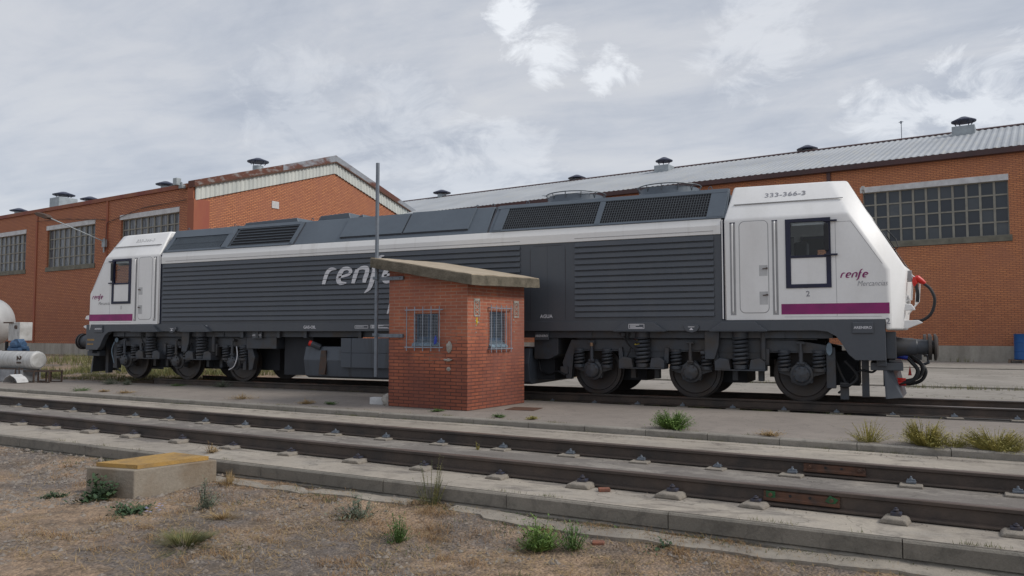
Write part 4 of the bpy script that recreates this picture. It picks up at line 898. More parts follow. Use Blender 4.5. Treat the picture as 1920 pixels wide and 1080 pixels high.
# tank, boxes and pipes between the bogies
k = MB(); k.prism([(-1.30, .36), (-1.18, .31), (1.18, .31), (1.30, .36), (1.38, .75), (1.30, 1.07), (-1.30, 1.07), (-1.38, .75)], -2.47, 3.55, 'x'); tk = k.build('fuel_tank', 'tank_paint', LO, bevel=.015)
k = MB(); k.prism([(-1.93, .98), (-1.80, .98), (-1.76, .70), (-1.82, .40), (-2.0, .40), (-1.98, .62)], -1.386, -1.30); k.build('fuel_stain', 'iron_dark', tk)
k = MB(); k.cyl((-2.02, -1.30, 1.05), (-2.20, -1.42, 1.14), .075, 14); k.build('filler_neck', 'bogie_paint', tk); k = MB(); k.lathe((-2.20, -1.42, 1.14), (-.18, -.12, .09), [(0, .07), (.06, .065), (.07, 0)], 14); k.build('filler_cap', 'red_plastic', tk, smooth=True)
k = MB()
for a_, b_ in ((-1.30, -1.0), (-.995, .30), (.305, 1.6), (1.605, 2.9)):
    k.box(a_, b_-.006, -1.44, -1.38, .93, 1.275); k.box(a_, b_-.006, -1.44, -1.38, .585, .925)
k.build('battery_box', 'tank_paint', LO, bevel=.006)
k = MB(); k.box(-1.29, 2.9, -1.38, -.9, .59, 1.27); k.build('battery_tray', 'interior', LO)
k = MB(); k.box(-4.45, -3.45, -1.25, -.2, 1.0, 1.30); k.build('air_tank_box', 'bogie_paint', LO, bevel=.01)
k = MB(); k.box(-3.4, -2.5, -1.0, 1.0, .35, 1.3); k.build('dark_box', 'interior', LO)  # near-black box filling the gap left of the fuel tank
k = MB(); k.prism([(3.60, 1.30), (4.15, 1.30), (4.15, .95), (3.95, .85), (3.60, .85)], -1.20, .8); k.build('sand_hopper', 'bogie_paint', LO, bevel=.01)
k = MB(); k.box(3.55, 3.95, -.9, .9, .40, 1.2); k.build('air_tank_box', 'interior', LO)
k = MB(); k.cyl((-2.5, -1.25, 1.36), (4.0, -1.25, 1.36), .028, 8); k.cyl((-4.4, -1.1, 1.40), (4.2, -1.1, 1.40), .02, 8); 
for x in (-3.3, -2.45, -.82, -4.5, -4.0): k.box(x-.045, x+.045, -1.36, -1.28, 1.28, 1.45)
k.build('pipe_run', 'bogie_paint', LO)
k = MB(); k.box(-4.62, -4.52, -1.18, -1.12, .45, 1.3); k.build('sand_pipe', 'bogie_paint', LO)
# ================================================================== BRICK HUT
HA = radians(-6.8); HUT = thing('brick_hut', 'small red brick hut with a sloping concrete slab roof and barred windows', 'hut', (3.54, -4.04, 0), HA)
Lh, Rh = 1.86, 1.965
def zr(s): return 2.36+(-s)*.172          # underside of the roof, s from the corner to the left
# four walls with window openings, made of pieces that butt
k = MB(); T = .14
ws0, ws1, wz0, wz1 = -1.22, -.66, 1.20, 1.76
for a_, b_ in ((-Lh, ws0), (ws1, 0)): k.prism([(a_, 0), (b_, 0), (b_, zr(b_)), (a_, zr(a_))], 0, T)
k.prism([(ws0, 0), (ws1, 0), (ws1, wz0), (ws0, wz0)], 0, T); k.prism([(ws0, wz1), (ws1, wz1), (ws1, zr(ws1)), (ws0, zr(ws0))], 0, T)
k.prism([(-Lh, 0), (0, 0), (0, zr(0)), (-Lh, zr(-Lh))], Rh-T, Rh)
r0, r1_, rz0, rz1 = .72, 1.25, 1.17, 1.80
for a_, b_ in ((T, r0), (r1_, Rh-T)): k.box(-T, 0, a_, b_, 0, zr(0))
k.box(-T, 0, r0, r1_, 0, rz0); k.box(-T, 0, r0, r1_, rz1, zr(0)); k.box(-Lh, -Lh+T, T, Rh-T, 0, zr(-Lh))
k.build('wall', 'hut_brick', HUT)
def slab(name, m_, top, th, ins, nn=14):
    # sloping slab: higher to the left and slightly higher at the back, with a rough cast edge
    def zt(x, y): u, v = (x+2.17)/2.42, (y+.22)/2.38; return lerp(lerp(2.85, 2.43, u), lerp(2.92, 2.49, u), v)+top
    k = MB(); ring = []
    P = [(-2.17+ins, -.22+ins), (.25-ins, -.22+ins), (.25-ins, 2.16-ins), (-2.17+ins, 2.16-ins)]
    for i in range(4):
        for j in range(nn): ring.append((lerp(P[i][0], P[(i+1) % 4][0], j/nn), lerp(P[i][1], P[(i+1) % 4][1], j/nn)))
    n = len(ring); J = lambda x, y, q: .010*mn.noise(Vector((x*4, y*4, q)))+.005*mn.noise(Vector((x*14, y*14, q)))
    top_ = [(x+J(x, y, 1), y+J(x, y, 2), zt(x, y)+J(x, y, 3)) for x, y in ring]; bot = [(x+J(x, y, 4), y+J(x, y, 5), zt(x, y)-th+J(x, y, 6)) for x, y in ring]
    k.add(bot+top_, [tuple(range(n))[::-1], tuple(range(n, 2*n))]+[(i, (i+1) % n, n+(i+1) % n, n+i) for i in range(n)])
    return k.build(name, m_, HUT, bevel=.008 if ins == 0 else 0)
slab('roof', 'hut_concrete', 0, .185, 0); slab('roof_screed', 'hut_roof_top', .014, .02, .012)
k = MB(); k.box(-1.7, -.16, .16, 1.8, .02, .1); k.build('floor', 'interior', HUT)
# windows
def hutwin(on_x):
    w_ = bpy.data.objects.new('window', None); COL.objects.link(w_); w_.parent = HUT
    def M_(k, name, m_, bev=0):
        if not on_x: k.v = [(-y, x, z) for x, y, z in k.v]        # turn to the +x face: (along, depth) -> (x=-depth.., y=along)
        return k.build(name, m_, w_, bevel=bev)
    a, b, c, d = (ws0, ws1, wz0, wz1) if on_x else (r0, r1_, rz0, rz1)
    k = MB()
    for q in ((a, a+.03, c, d), (b-.03, b, c, d), (a+.03, b-.03, c, c+.13), (a+.03, b-.03, d-.03, d), ((a+b)/2-.012, (a+b)/2+.012, c+.13, d-.03)): k.box(q[0], q[1], .07, .10, q[2], q[3])
    M_(k, 'window_frame', 'blue_frame')
    k = MB(); k.box(a+.03, b-.03, .085, .09, c+.13, d-.03); M_(k, 'pane', 'glass_dark')
    k = MB(); k.prism([(-.05, c-.02), (.10, c+.10), (.10, c-.03), (-.05, c-.05)], a-.03, b+.03, 'x'); M_(k, 'sill', 'sill_pale')
    k = MB(); n = 20
    for i in range(n): z = lerp(c+.02, d-.02, i/(n-1)); k.box(a-.02, b, -.002-.010, -.002, z-.0028, z+.0028)
    for i in range(10): x = lerp(a+.02, b-.02, i/9); k.box(x-.002, x+.002, -.004, -.001, c+.02, d-.02)
    M_(k, 'mesh_screen', 'bar_blue')
    k = MB(); ba, bb = (a-.17, b+.09) if on_x else (a-.05, b+.17)
    for i in range(5): x = lerp(ba+.02, bb-.02 if on_x else bb-.04, i/4); k.cyl((x, -.06, c-.14), (x, -.06, d+.13), .0085, 6)
    for z in (c-.07, d+.07): k.box(ba-.02, bb+(.06 if on_x else .0), -.072, -.062, z-.009, z+.009); k.box(ba-.02, ba, -.062, 0, z-.009, z+.009); k.box(bb, bb+.02, -.062, 0, z-.009, z+.009)
    M_(k, 'bars', 'bar_blue')
hutwin(True); hutwin(False)
# pierced terracotta vents, power sign, plaster repair
for a_ in (.20, 1.56):
    k = MB(); b_ = a_+.19
    for q in ((a_, a_+.02, 1.72, 2.02), (b_-.02, b_, 1.72, 2.02), (a_, b_, 1.99, 2.03), (a_, b_, 1.70, 1.73)): k.box(.0, .012, q[0], q[1], q[2], q[3])
    for j in range(3):
        zc = 1.785+j*.085
        for q in (0, 1):
            k.add([(.010, a_+.03, zc-.03 if q else zc+.03), (.010, a_+.05, zc-.035 if q else zc+.035), (.010, b_-.03, zc+.03 if q else zc-.03), (.010, b_-.05, zc+.035 if q else zc-.035)], [(0, 1, 2, 3)])
    k.build('air_brick', 'plaster', HUT)
k = MB(); k.prism([(.285, 1.685), (.31, 1.68), (.30, 1.62), (.325, 1.62), (.285, 1.53), (.29, 1.59), (.265, 1.60)], .0, .008, 'x'); k.build('lightning_sign', 'yellow_paint', HUT)
def lump(name, m_, x, y, z, sx_, sy_, sz_, seed, par=None, lab=None, cat=None, n=2):
    bm = bmesh.new(); bmesh.ops.create_icosphere(bm, subdivisions=n, radius=1); rn = Vector((seed*3.1, seed, 0))
    for v_ in bm.verts:
        f_ = 1+.35*mn.noise(v_.co*1.6+rn); v_.co = Vector((v_.co.x*sx_*f_, v_.co.y*sy_*f_, v_.co.z*sz_*f_))
    me = bpy.data.meshes.new(name); bm.to_mesh(me); bm.free(); me.materials.append(MT[m_]); o = bpy.data.objects.new(name, me); COL.objects.link(o); o.location = (x, y, z)
    if par: o.parent = par
    if lab: tag(o, lab, cat)
    return o
lump('plaster_patch', 'plaster', -.40, -.01, 1.14, .065, .035, .10, 1, HUT, n=3); lump('plaster_patch', 'plaster', -.42, -.02, .905, .09, .05, .03, 2, HUT, n=3); lump('plaster_patch', 'plaster', -.42, -.001, .74, .05, .012, .035, 4, HUT, n=3)
for i in range(9): rn = random.Random(i); lump('plaster_patch', 'plaster', .002, .23+rn.random()*.15+(1.3 if i > 5 else 0), 1.38+rn.random()*.28, .008, .012+.01*rn.random(), .014+.012*rn.random(), i+5, HUT, n=1)
k = MB(); k.prism([(-.69, 1.28), (-.655, 1.36), (-.63, 1.28), (-.64, 1.20), (-.70, 1.18)], -.095, -.07); k.build('blue_rag', 'blue_plastic', HUT, bevel=.01)
# pole clamped to the hut
PO = thing('metal_pole', 'tall thin grey steel pole clamped to the left side of the brick hut', 'pole', (3.54-2.15*cos(HA)+.0, -4.04-2.15*sin(HA)-.05, 0), HA)
k = MB(); k.cyl((0, 0, .55), (0, 0, 4.74), .036, 16); k.build('tube', 'galv', PO, smooth=True)
for z_ in (2.45, 1.345):
    k = MB(); k.box(-.06, .66, .005, .045, z_-.035, z_+.035); k.box(-.06, .05, -.05, .05, z_-.012, z_+.045); k.cyl((.40, 0, z_), (.40, -.008, z_), .014, 8); k.cyl((.58, 0, z_), (.58, -.008, z_), .014, 8); k.build('clamp_arm', 'galv', PO, bevel=.004)
# ================================================================== WORKSHOP BUILDINGS
def make_window(x0, x1, z0, z1, nxp, nzp, par, gm, dep=.22):
    w_ = bpy.data.objects.new('window', None); COL.objects.link(w_); w_.parent = par; w_.location = (x0, 0, z0)
    W_, H_ = x1-x0, z1-z0; k = MB()
    for i in range(nxp+1): x = W_*i/nxp; k.box(x-.05, x+.05, dep-.09, dep, 0, H_)
    for j in range(nzp+1):
        z = H_*j/nzp
        for i in range(nxp): k.box(W_*i/nxp+.05, W_*(i+1)/nxp-.05, dep-.08, dep-.012, z-.035, z+.035)
    k.build('frame', 'muntin', w_)
    k = MB(); k.box(0, W_, dep-.03, dep-.01, 0, H_); k.build('glass', gm, w_)
    k = MB(); k.box(-.12, W_+.02, -.035, .25, H_-.0, H_+.30); k.build('lintel', 'window_concrete', w_, bevel=.01)
    k = MB(); k.box(-.05, W_+.10, -.07, .25, -.30, -.0); k.build('sill', 'window_sillc', w_, bevel=.01)
def wall_with_windows(k, x0, x1, wins, z0, z1, zt, zb=.0):
    # windows: list of (a, b)
    k.box(x0, x1, 0, .35, zb, z0-.30)
    k.box(x0, x1, 0, .35, z1+.30, zt)
    xs_ = [x0]+[q for w_ in wins for q in w_]+[x1]
    for i in range(0, len(xs_), 2): k.box(xs_[i], xs_[i+1], 0, .35, z0-.30, z1+.30)
def vent(par, x, y, z, r, hb, base):
    k = MB()
    if base: k.box(x-r*.9, x+r*.9, y-r*.9, y+r*.9, z-.6, z+hb*.45)
    k.cyl((x, y, z-.3), (x, y, z+hb*.5), r*.5, 16)
    o = k.build('roof_vent', 'vent_zinc', par, bevel=.01)
    k = MB(); k.lathe((x, y, z+hb), (0, 0, 1), [(-.18, r), (-.12, r*1.02), (.12, r*.25), (.16, 0)], 20)
    for i in range(6): a_ = 2*pi*i/6; k.cyl((x+r*.6*cos(a_), y+r*.6*sin(a_), z+hb*.6), (x+r*.85*cos(a_), y+r*.85*sin(a_), z+hb-.1), .03, 5)
    k.build('vent_cap', 'vent_cap', o)
def corr_roof(k, x0, x1, ya, za, yb, zb, pitch=.33, amp=.04, t=.0):
    n = int((x1-x0)/pitch)*4; vs = []
    nv = Vector((0, -(zb-za), yb-ya)).normalized()
    for i in range(n+1):
        x = x0+(x1-x0)*i/n; h = amp*(0, 1, 1, 0)[i % 4]
        for y, z in ((ya, za), (yb, zb)): vs.append((x, y+nv.y*h, z+nv.z*h))
    k.add(vs, [(2*i, 2*i+1, 2*i+3, 2*i+2) for i in range(n)])
# --- right: long brick warehouse
BA = radians(-8.5); WH = thing('brick_warehouse', 'long orange brick warehouse with a grey sheet roof behind the locomotive', 'warehouse', (12.68, 28.116, 0), BA)
k = MB(); wins = [(-3.34+9.2*i, 3.17+9.2*i) for i in (-4, -3, -2, -1, 0, 1, 2)]; Z0, Z1 = 6.12, 8.78
wall_with_windows(k, -39.6, 26, wins, Z0, Z1, 10.1, .77); k.build('wall', 'warehouse_brick', WH)
k = MB(); k.box(-39.6, 26, .4, .5, 1, 10); k.build('back_wall', 'interior', WH)
for a_, b_ in wins: make_window(a_, b_, Z0, Z1, 11, 4, WH, 'glass_dark')
k = MB(); k.box(-39.6, 26, -.06, .30, -.2, .77); k.build('plinth', 'plinth', WH, bevel=.01)
k = MB(); k.box(-39.7, 26.1, -.30, .10, 10.06, 10.34); k.build('gutter', 'gutter_red', WH, bevel=.02)
for x_ in [-5.0+9.2*i for i in (-3, -2, -1, 0, 1, 2)]:
    k = MB(); k.box(x_-.09, x_+.09, -.14, 0, 9.2 if x_ == -5.0 else .0, 10.06); k.build('downpipe', 'gutter_red', WH)
k = MB(); corr_roof(k, -46, 26, -.25, 10.33, 10.5, 13.72); corr_roof(k, -46, 26, 10.5, 13.72, 21.2, 10.2); rf = k.build('roof', 'sheet_roof', WH)
k = MB(); k.prism([(10.2, 13.66), (10.8, 13.66), (10.8, 13.72), (10.5, 13.83), (10.2, 13.72)], -46, 26, 'x'); k.build('ridge', 'gutter_red', rf)
for x_, y_, z_, r_, hb, ba in ((-40.5, 10.5, 13.7, .8, .55, False), (-26.7, 10.9, 13.7, .72, .42, False), (-18.4, 9.2, 13.25, .62, .95, True), (-8.65, 10.9, 13.7, .68, .42, False), (.80, 9.1, 13.25, .66, .95, True), (8, 10.9, 13.7, .7, .45, False)): vent(rf, x_, y_, z_, r_, hb, ba)
ant = thing('antenna', 'thin antenna mast rising from the ridge of the warehouse roof', 'antenna', (12.68-2.75*cos(BA)-10.5*sin(BA)*1, 28.116-2.75*sin(BA)+10.5*cos(BA), 13.7), BA)
k = MB(); k.cyl((0, 0, 0), (0, 0, 1.2), .025, 6); k.build('mast', 'galv', ant); k = MB(); k.cyl((-.15, 0, 1.18), (.12, 0, 1.18), .02, 6); k.box(-.06, .04, -.03, .03, 1.08, 1.24); k.build('aerial', 'galv', ant)
# --- left: gabled brick workshop
LA = radians(-8.0); WS = thing('brick_workshop', 'gabled brick workshop with a white corrugated gable band and rusty flashing', 'workshop', (-25.343, 15.978, 0), LA)
k = MB(); Z0, Z1 = 5.90, 8.47; wl = [(-7.55+.0-9.1*i, -1.45-9.1*i) for i in (4, 3, 2, 1, 0)]
wall_with_windows(k, -50, -.35, wl, Z0, Z1, 9.80, .70)
GW = 21.5; sl = (12.45-9.05)/(GW/2)
k.prism([(0, .7), (GW, .7), (GW, 9.05), (GW/2, 12.45), (0, 9.05)], -.35, 0, 'x')
k.build('wall', 'workshop_brick', WS)
k = MB(); k.box(-50, -.4, .4, .5, 1, 9.6); k.build('back_wall', 'interior', WS)
for a_, b_ in wl: make_window(a_, b_, Z0, Z1, 9, 4, WS, 'glass_drape')
k = MB(); k.box(-50, .06, -.06, .30, -.3, .70); k.box(-.3, .06, .30, GW, -.3, .70); k.build('plinth', 'plinth', WS)
k = MB(); k.box(-50, -.62, -.10, .40, 9.80, 10.06); k.build('parapet_cap', 'red_trim', WS, bevel=.02)
for x_ in (-9.1, -18.1, -27.2, -36.3):
    k = MB(); k.box(x_-.11, x_+.11, -.07, -.0, .70, 9.80); k.build('pilaster', 'pilaster_paint', WS)
k = MB(); k.box(-.55, .07, -.10, .95, .0, 9.1); k.box(-.55, -.02, -.10, .4, 9.1, 10.12); k.build('pilaster', 'pilaster_paint', WS, bevel=.02)
# corrugated band along both rakes
k = MB()
def rake(y): return 9.02+(1-abs(y-GW/2)/(GW/2))*(12.40-9.02)
n = int(GW/.036); 
pts_t = []
nn_ = int(GW/.075)
vs = []
for i in range(nn_+1):
    y = GW*i/nn_; x = .06+(.055 if (i % 4) in (1, 2) else 0)
    vs += [(x, y, rake(y)), (x, y, rake(y)+.80)]
k.add(vs, [(2*i, 2*i+2, 2*i+3, 2*i+1) for i in range(nn_)])
vs2 = [(.02, 0, rake(0)), (.02, GW/2, rake(GW/2)), (.02, GW, rake(GW)), (.02, GW, rake(GW)+.8), (.02, GW/2, rake(GW/2)+.8), (.02, 0, rake(0)+.8)]
k.add(vs2, [(0, 1, 4, 5), (1, 2, 3, 4)])
k.build('gable_band', 'corrugated', WS)
for a_, b_, m_ in ((-.15, 6.2, 'flashing_rust'), (6.2, GW/2, 'flashing'), (GW/2, GW+.15, 'flashing')):
    za, zb = rake(max(a_, 0)), rake(min(b_, GW)); th = lambda y: 1.14+.12*(1-abs(y-GW/2)/(GW/2))
    k = MB(); k.prism([(a_, za+.74), (b_, zb+.74), (b_, zb+th(b_)), (a_, za+th(a_))], -.45, .17, 'x'); k.build('rake_flashing', m_, WS, bevel=.01)
k = MB()
for a_, b_ in ((-.15, GW/2), (GW/2, GW+.15)):
    za, zb = rake(max(a_, 0)), rake(min(b_, GW)); k.prism([(a_, za+.73), (b_, zb+.73), (b_, zb+.82), (a_, za+.82)], .172, .23, 'x')
k.build('rake_drip', 'rust_plate', WS)
k = MB(); corr_roof(k, -50, -.4, .35, 9.95, GW/2, 13.45); corr_roof(k, -50, -.4, GW/2, 13.45, GW, 9.95); rf = k.build('roof', 'sheet_roof', WS)
for x_, y_, z_, r_, hb, ba in ((-31.9, 8.6, 13.0, .9, .85, True), (-32.9, 11.5, 13.4, .85, .55, False), (-20.5, 11.2, 13.4, .8, .60, False), (-7.9, 10.6, 13.35, .78, .95, False), (-45.4, 11, 13.4, .85, .5, False)): vent(rf, x_, y_, z_, r_, hb, ba)
k = MB(); k.box(.0, .05, 5.45, 6.0, 9.3, 9.75); k.build('wall_plate', 'card_white', WS)
k = MB(); k.box(-40, -25, .0, 12, 0, 1)
k = MB(); k.tube([(-9.1, -.12, 6.6), (-9.0, -.10, 8.4), (-5.2, -.10, 9.0), (-.7, -.10, 9.1)], .022, 5); k.tube([(-18.0, -.12, 9.2), (-14, -.1, 9.05), (-9.1, -.1, 8.6)], .02, 5); k.build('cable', 'iron_dark', WS)
# floodlight and lamp on the workshop
def wsp(x, y, z): return (-25.343+x*cos(LA)-y*sin(LA), 15.978+x*sin(LA)+y*cos(LA), z)
fl = thing('floodlight', 'small grey floodlight on the corner of the workshop parapet', 'floodlight', wsp(-1.1, -.2, 9.75), LA)
k = MB(); k.box(-.32, .05, -.30, .0, .2, .62); k.cyl((.1, 0, 0), (.1, 0, .4), .05, 8); k.box(.02, .35, -.15, .1, .0, .22); k.build('lamp_body', 'vent_zinc', fl, bevel=.03)
sl_ = thing('street_lamp', 'grey street lamp on a bent arm fixed to the workshop wall', 'street lamp', wsp(-9.1, -.1, 7.2), LA)
k = MB(); k.box(-.16, .2, -.16, .0, -.35, .12); k.cyl((0, -.1, -.7), (0, -.1, .2), .05, 8); k.cyl((0, -.1, 0), (-1.6, -2.6, 1.3), .035, 8); k.build('arm', 'vent_zinc', sl_)
k = MB(); k.prism([(0, 0), (.25, .10), (.9, .08), (1.1, -.02), (.9, -.12), (.2, -.14)], -.16, .16); k.v = [(-1.6-x*.62, -2.6-x*.5+y*1.0, 1.35+z*1.2+x*.26) for x, y, z in k.v]; k.build('lamp_head', 'iron_dark', sl_, bevel=.03)
# ================================================================== LEFT CORNER
BT = thing('storage_tank', 'big silver cylindrical storage tank at the left edge', 'tank', (-23.85, 3.4, 0))
k = MB(); k.lathe((-3.2, 0, 1.85), (1, 0, 0), [(0, 0.05), (.15, .7), (.4, 1.0), (.55, 1.07), (3.55, 1.07), (4.2, .98), (4.62, .72), (4.85, .35), (4.92, 0)], 40); k.build('tank_shell', 'silver_tank', BT, smooth=True, ang=50)
k = MB()
for x_ in (.33,): k.lathe((x_, 0, 1.85), (1, 0, 0), [(0, 1.07), (0, 1.10), (.05, 1.10), (.05, 1.07)], 40)
k.build('band', 'iron_dark', BT)
k = MB(); k.box(-2.5, -2.2, -.8, .8, 0, 1.2); k.box(-.2, .1, -.8, .8, 0, 1.2); k.build('cradle', 'iron_dark', BT)
k = MB(); k.tube([(.9, -1.0, .8), (.9, -1.05, 2.5), (.75, -.9, 2.6), (.6, -.8, 2.55)], .05, 8); k.build('pipe', 'rust_plate', BT)
CB = thing('control_cabinet', 'white steel control cabinet on a post beside the silver tank', 'cabinet', (-14.1, -1.0, 0))
k = MB(); k.box(-.20, .36, -.2, .2, 1.16, 1.73); k.build('cabinet', 'white_plastic', CB, bevel=.01); k = MB(); k.box(-.40, .05, -.24, -.19, 1.70, 1.74); k.cyl((.18, -.2, 1.58), (.18, -.23, 1.58), .06, 14); k.build('dial', 'iron_dark', CB); k = MB(); k.box(-.2, .1, -.1, .1, 0, 1.13); k.build('post', 'iron_dark', CB); k = MB(); k.cyl((-.42, -.1, 1.13), (-.42, -.1, .75), .05, 8); k.cyl((.12, 0, 1.1), (.14, .0, .8), .04, 8); k.build('conduit', 'black_rubber', CB)
PU = thing('pump', 'blue cast pump on top of the white tank', 'pump', (-12.9, -1.75, .86))
k = MB(); k.box(-.28, .28, -.16, .16, .0, .09); k.lathe((-.25, 0, .20), (1, 0, 0), [(0, .08), (.05, .14), (.3, .14), (.35, .1), (.5, .1)], 18); k.box(-.38, .38, -.07, .07, .06, .15); k.prism([(-.15, .25), (.2, .25), (.1, .36), (-.05, .36)], -.1, .1); k.build('casing', 'pump_blue', PU, bevel=.01)
WT = thing('fuel_tank', 'small white horizontal tank strapped to a crate at the left edge', 'tank', (-12.35, -2.05, 0))
k = MB(); k.lathe((-1.05, 0, .62), (1, 0, 0), [(0, .05), (.0, .16), (.05, .24), (.10, .26), (1.82, .26), (1.89, .245), (1.92, .20), (1.93, 0)], 30); k.build('tank_shell', 'white_plastic', WT, smooth=True)
k = MB(); k.box(-.75, .55, -.28, .28, .0, .36); k.build('crate', 'crate_grey', WT, bevel=.01)
k = MB()
for x_ in (-.72, .42): k.lathe((x_, 0, .62), (1, 0, 0), [(0, .25), (0, .258), (.035, .258), (.035, .25)], 30); k.cyl((x_, -.27, .42), (x_+.1, -.34, 0), .018, 6)
k.box(-.75, .75, -.05, -.01, .862, .885); k.box(-1.0, .6, -.29, -.27, .36, .39)
for x_ in (-.5, .3): k.cyl((x_, -.3, .36), (x_-.02, -.32, 0), .018, 6)
k.build('straps', 'iron_dark', WT)
text('21', .26, 'iron_dark', WT, (.36, -.262, .62), bold=.012, name='lettering').rotation_euler = (pi/2, pi/2, 0)
FE = thing('mudguard', 'curved pale mudguard lying on the concrete in front of the white tank', 'mudguard', (-11.72, -2.55, 0))
k = MB(); vs = []; n = 10
for i in range(n+1):
    a_ = pi*(.12+.76*i/n); 
    for y_ in (-.16, .16): vs.append((-.36*cos(a_), y_, .30*sin(a_)-.09+(.03 if abs(i-5) < 1 else 0)))
k.add(vs, [(2*i, 2*i+2, 2*i+3, 2*i+1) for i in range(n)]); o = k.build('shell', 'card_white', FE); md = o.modifiers.new('Solid', 'SOLIDIFY'); md.thickness = .012
def stand(x, y, lab, w=.42, rz=.1):
    t = thing('steel_stand', lab, 'stand', (x, y, 0), rz, 'small steel stands beside the white tank')
    k = MB(); h = .30
    for i in (-1, 1):
        for j in (-1, 1): k.box(i*w/2-.018, i*w/2+.018, j*.2-.018, j*.2+.018, 0, h)
    k.build('legs', 'iron_dark', t)
    k = MB()
    for j in (-1, 1): k.box(-w/2-.02, w/2+.02, j*.2-.02, j*.2+.02, h, h+.035); k.box(-w/2, w/2, j*.2-.012, j*.2+.012, .0, .03)
    for i in (-1, 1): k.box(i*w/2-.02, i*w/2+.02, -.18, .18, h, h+.035)
    k.build('top_frame', 'iron_dark', t)
stand(-11.65, -2.05, 'rusty open steel stand nearest the white tank'); stand(-11.12, -1.95, 'rusty open steel stand farther from the white tank, beside the weeds')
# ================================================================== RIGHT SIDE: barrel on a pallet
BX, BY = 12.68+3.55*cos(BA)-(-.7)*sin(BA), 28.116+3.55*sin(BA)+(-.7)*cos(BA)
BR = thing('barrel', 'blue steel barrel standing on a pallet by the warehouse wall', 'barrel', (BX, BY, .16))
k = MB(); k.lathe((0, 0, 0), (0, 0, 1), [(0, .36), (.02, .38), (.38, .365), (.40, .385), (.42, .365), (.78, .365), (.80, .385), (.82, .365), (1.16, .365), (1.19, .38), (1.2, .35), (1.17, .0)], 28); k.build('drum', 'barrel_blue', BR, smooth=True, ang=40)
PL = thing('pallet', 'worn wooden pallet under the blue barrel', 'pallet', (BX, BY, 0), BA)
k = MB()
for i in range(5): k.box(-.6, .6, -.5+i*.22, -.38+i*.22, .12, .15)
for x_ in (-.55, 0, .5): k.box(x_-.05, x_+.05, -.5, .5, 0.01, .12)
k.build('planks', 'pallet_wood', PL)
# ================================================================== FOREGROUND
IB = thing('inspection_box', 'rough concrete chamber with a yellow chequer plate lid in the dirt', 'inspection box', (0, 0, 0))
bx_ = [(2.55, -10.72), (3.19, -10.72), (3.50, -9.86), (2.86, -9.82)]
# corners on the ground in order: left-front, front corner, right, back
c0, c1, c2, c3 = (2.62, -10.80), (3.26, -10.72), (3.50, -9.83), (2.80, -9.78)
k = MB(); k.prism([c0, c1, c2, c3], -.42, -.035, 'z'); k.build('box', 'box_concrete', IB, bevel=.012)
ce = ((c0[0]+c1[0]+c2[0]+c3[0])/4, (c0[1]+c1[1]+c2[1]+c3[1])/4)
lid = [(ce[0]+(p[0]-ce[0])*.86, ce[1]+(p[1]-ce[1])*.86) for p in (c0, c1, c2, c3)]
k = MB(); k.prism(lid, -.033, .008, 'z')
l0, l1, l2, l3 = [Vector(p) for p in lid]
for i in range(11):
    for j in range(15):
        u_, v_ = (i+.5)/11, (j+.5)/15; p = l0.lerp(l1, u_).lerp(l3.lerp(l2, u_), v_); a_ = radians(45 if (i+j) % 2 else -45)
        dx, dy = .018*cos(a_), .018*sin(a_); ex, ey = -.005*sin(a_), .005*cos(a_)
        k.add([(p.x-dx, p.y-dy, .0086), (p.x+ex, p.y+ey, .0092), (p.x+dx, p.y+dy, .0086), (p.x-ex, p.y-ey, .0092)], [(0, 1, 2, 3)])
k.build('lid', 'lid_yellow', IB, bevel=0)
# loose bricks, stones, drain cover, block
def brick(x, y, z, rz, lab, m_='brick_rust', d=(.2, .1, .05)):
    k = MB(); k.box(-d[0]/2, d[0]/2, -d[1]/2, d[1]/2, 0, d[2]); o = k.build('loose_brick', m_, None, (x, y, z), rz, bevel=.008); tag(o, lab, 'brick'); return o
brick(7.93, -9.33, -.10, .5, 'dark broken brick lying on the track slab beside the nearest rail', d=(.11, .07, .035))
brick(8.22, -10.33, -.345, .3, 'orange broken brick half sunk in the dirt', d=(.10, .08, .05))
brick(1.33, -3.62, -.003, .05, 'pale grey block on the platform left of the brick hut', 'card_white', (.32, .16, .14))
lump('rubble_stone', 'plaster', 1.62, -3.72, .09, .14, .10, .13, 3, None, 'rough orange and white rubble stone against the hut corner', 'stone', 3)
k = MB(); k.box(-.28, .28, -.28, .28, 0, .008); tag(k.build('drain_cover', 'rust_plate', None, (4.30, -3.25, -.003), .1, bevel=.002), 'brown rusty drain cover set in the platform beside the hut', 'drain cover')
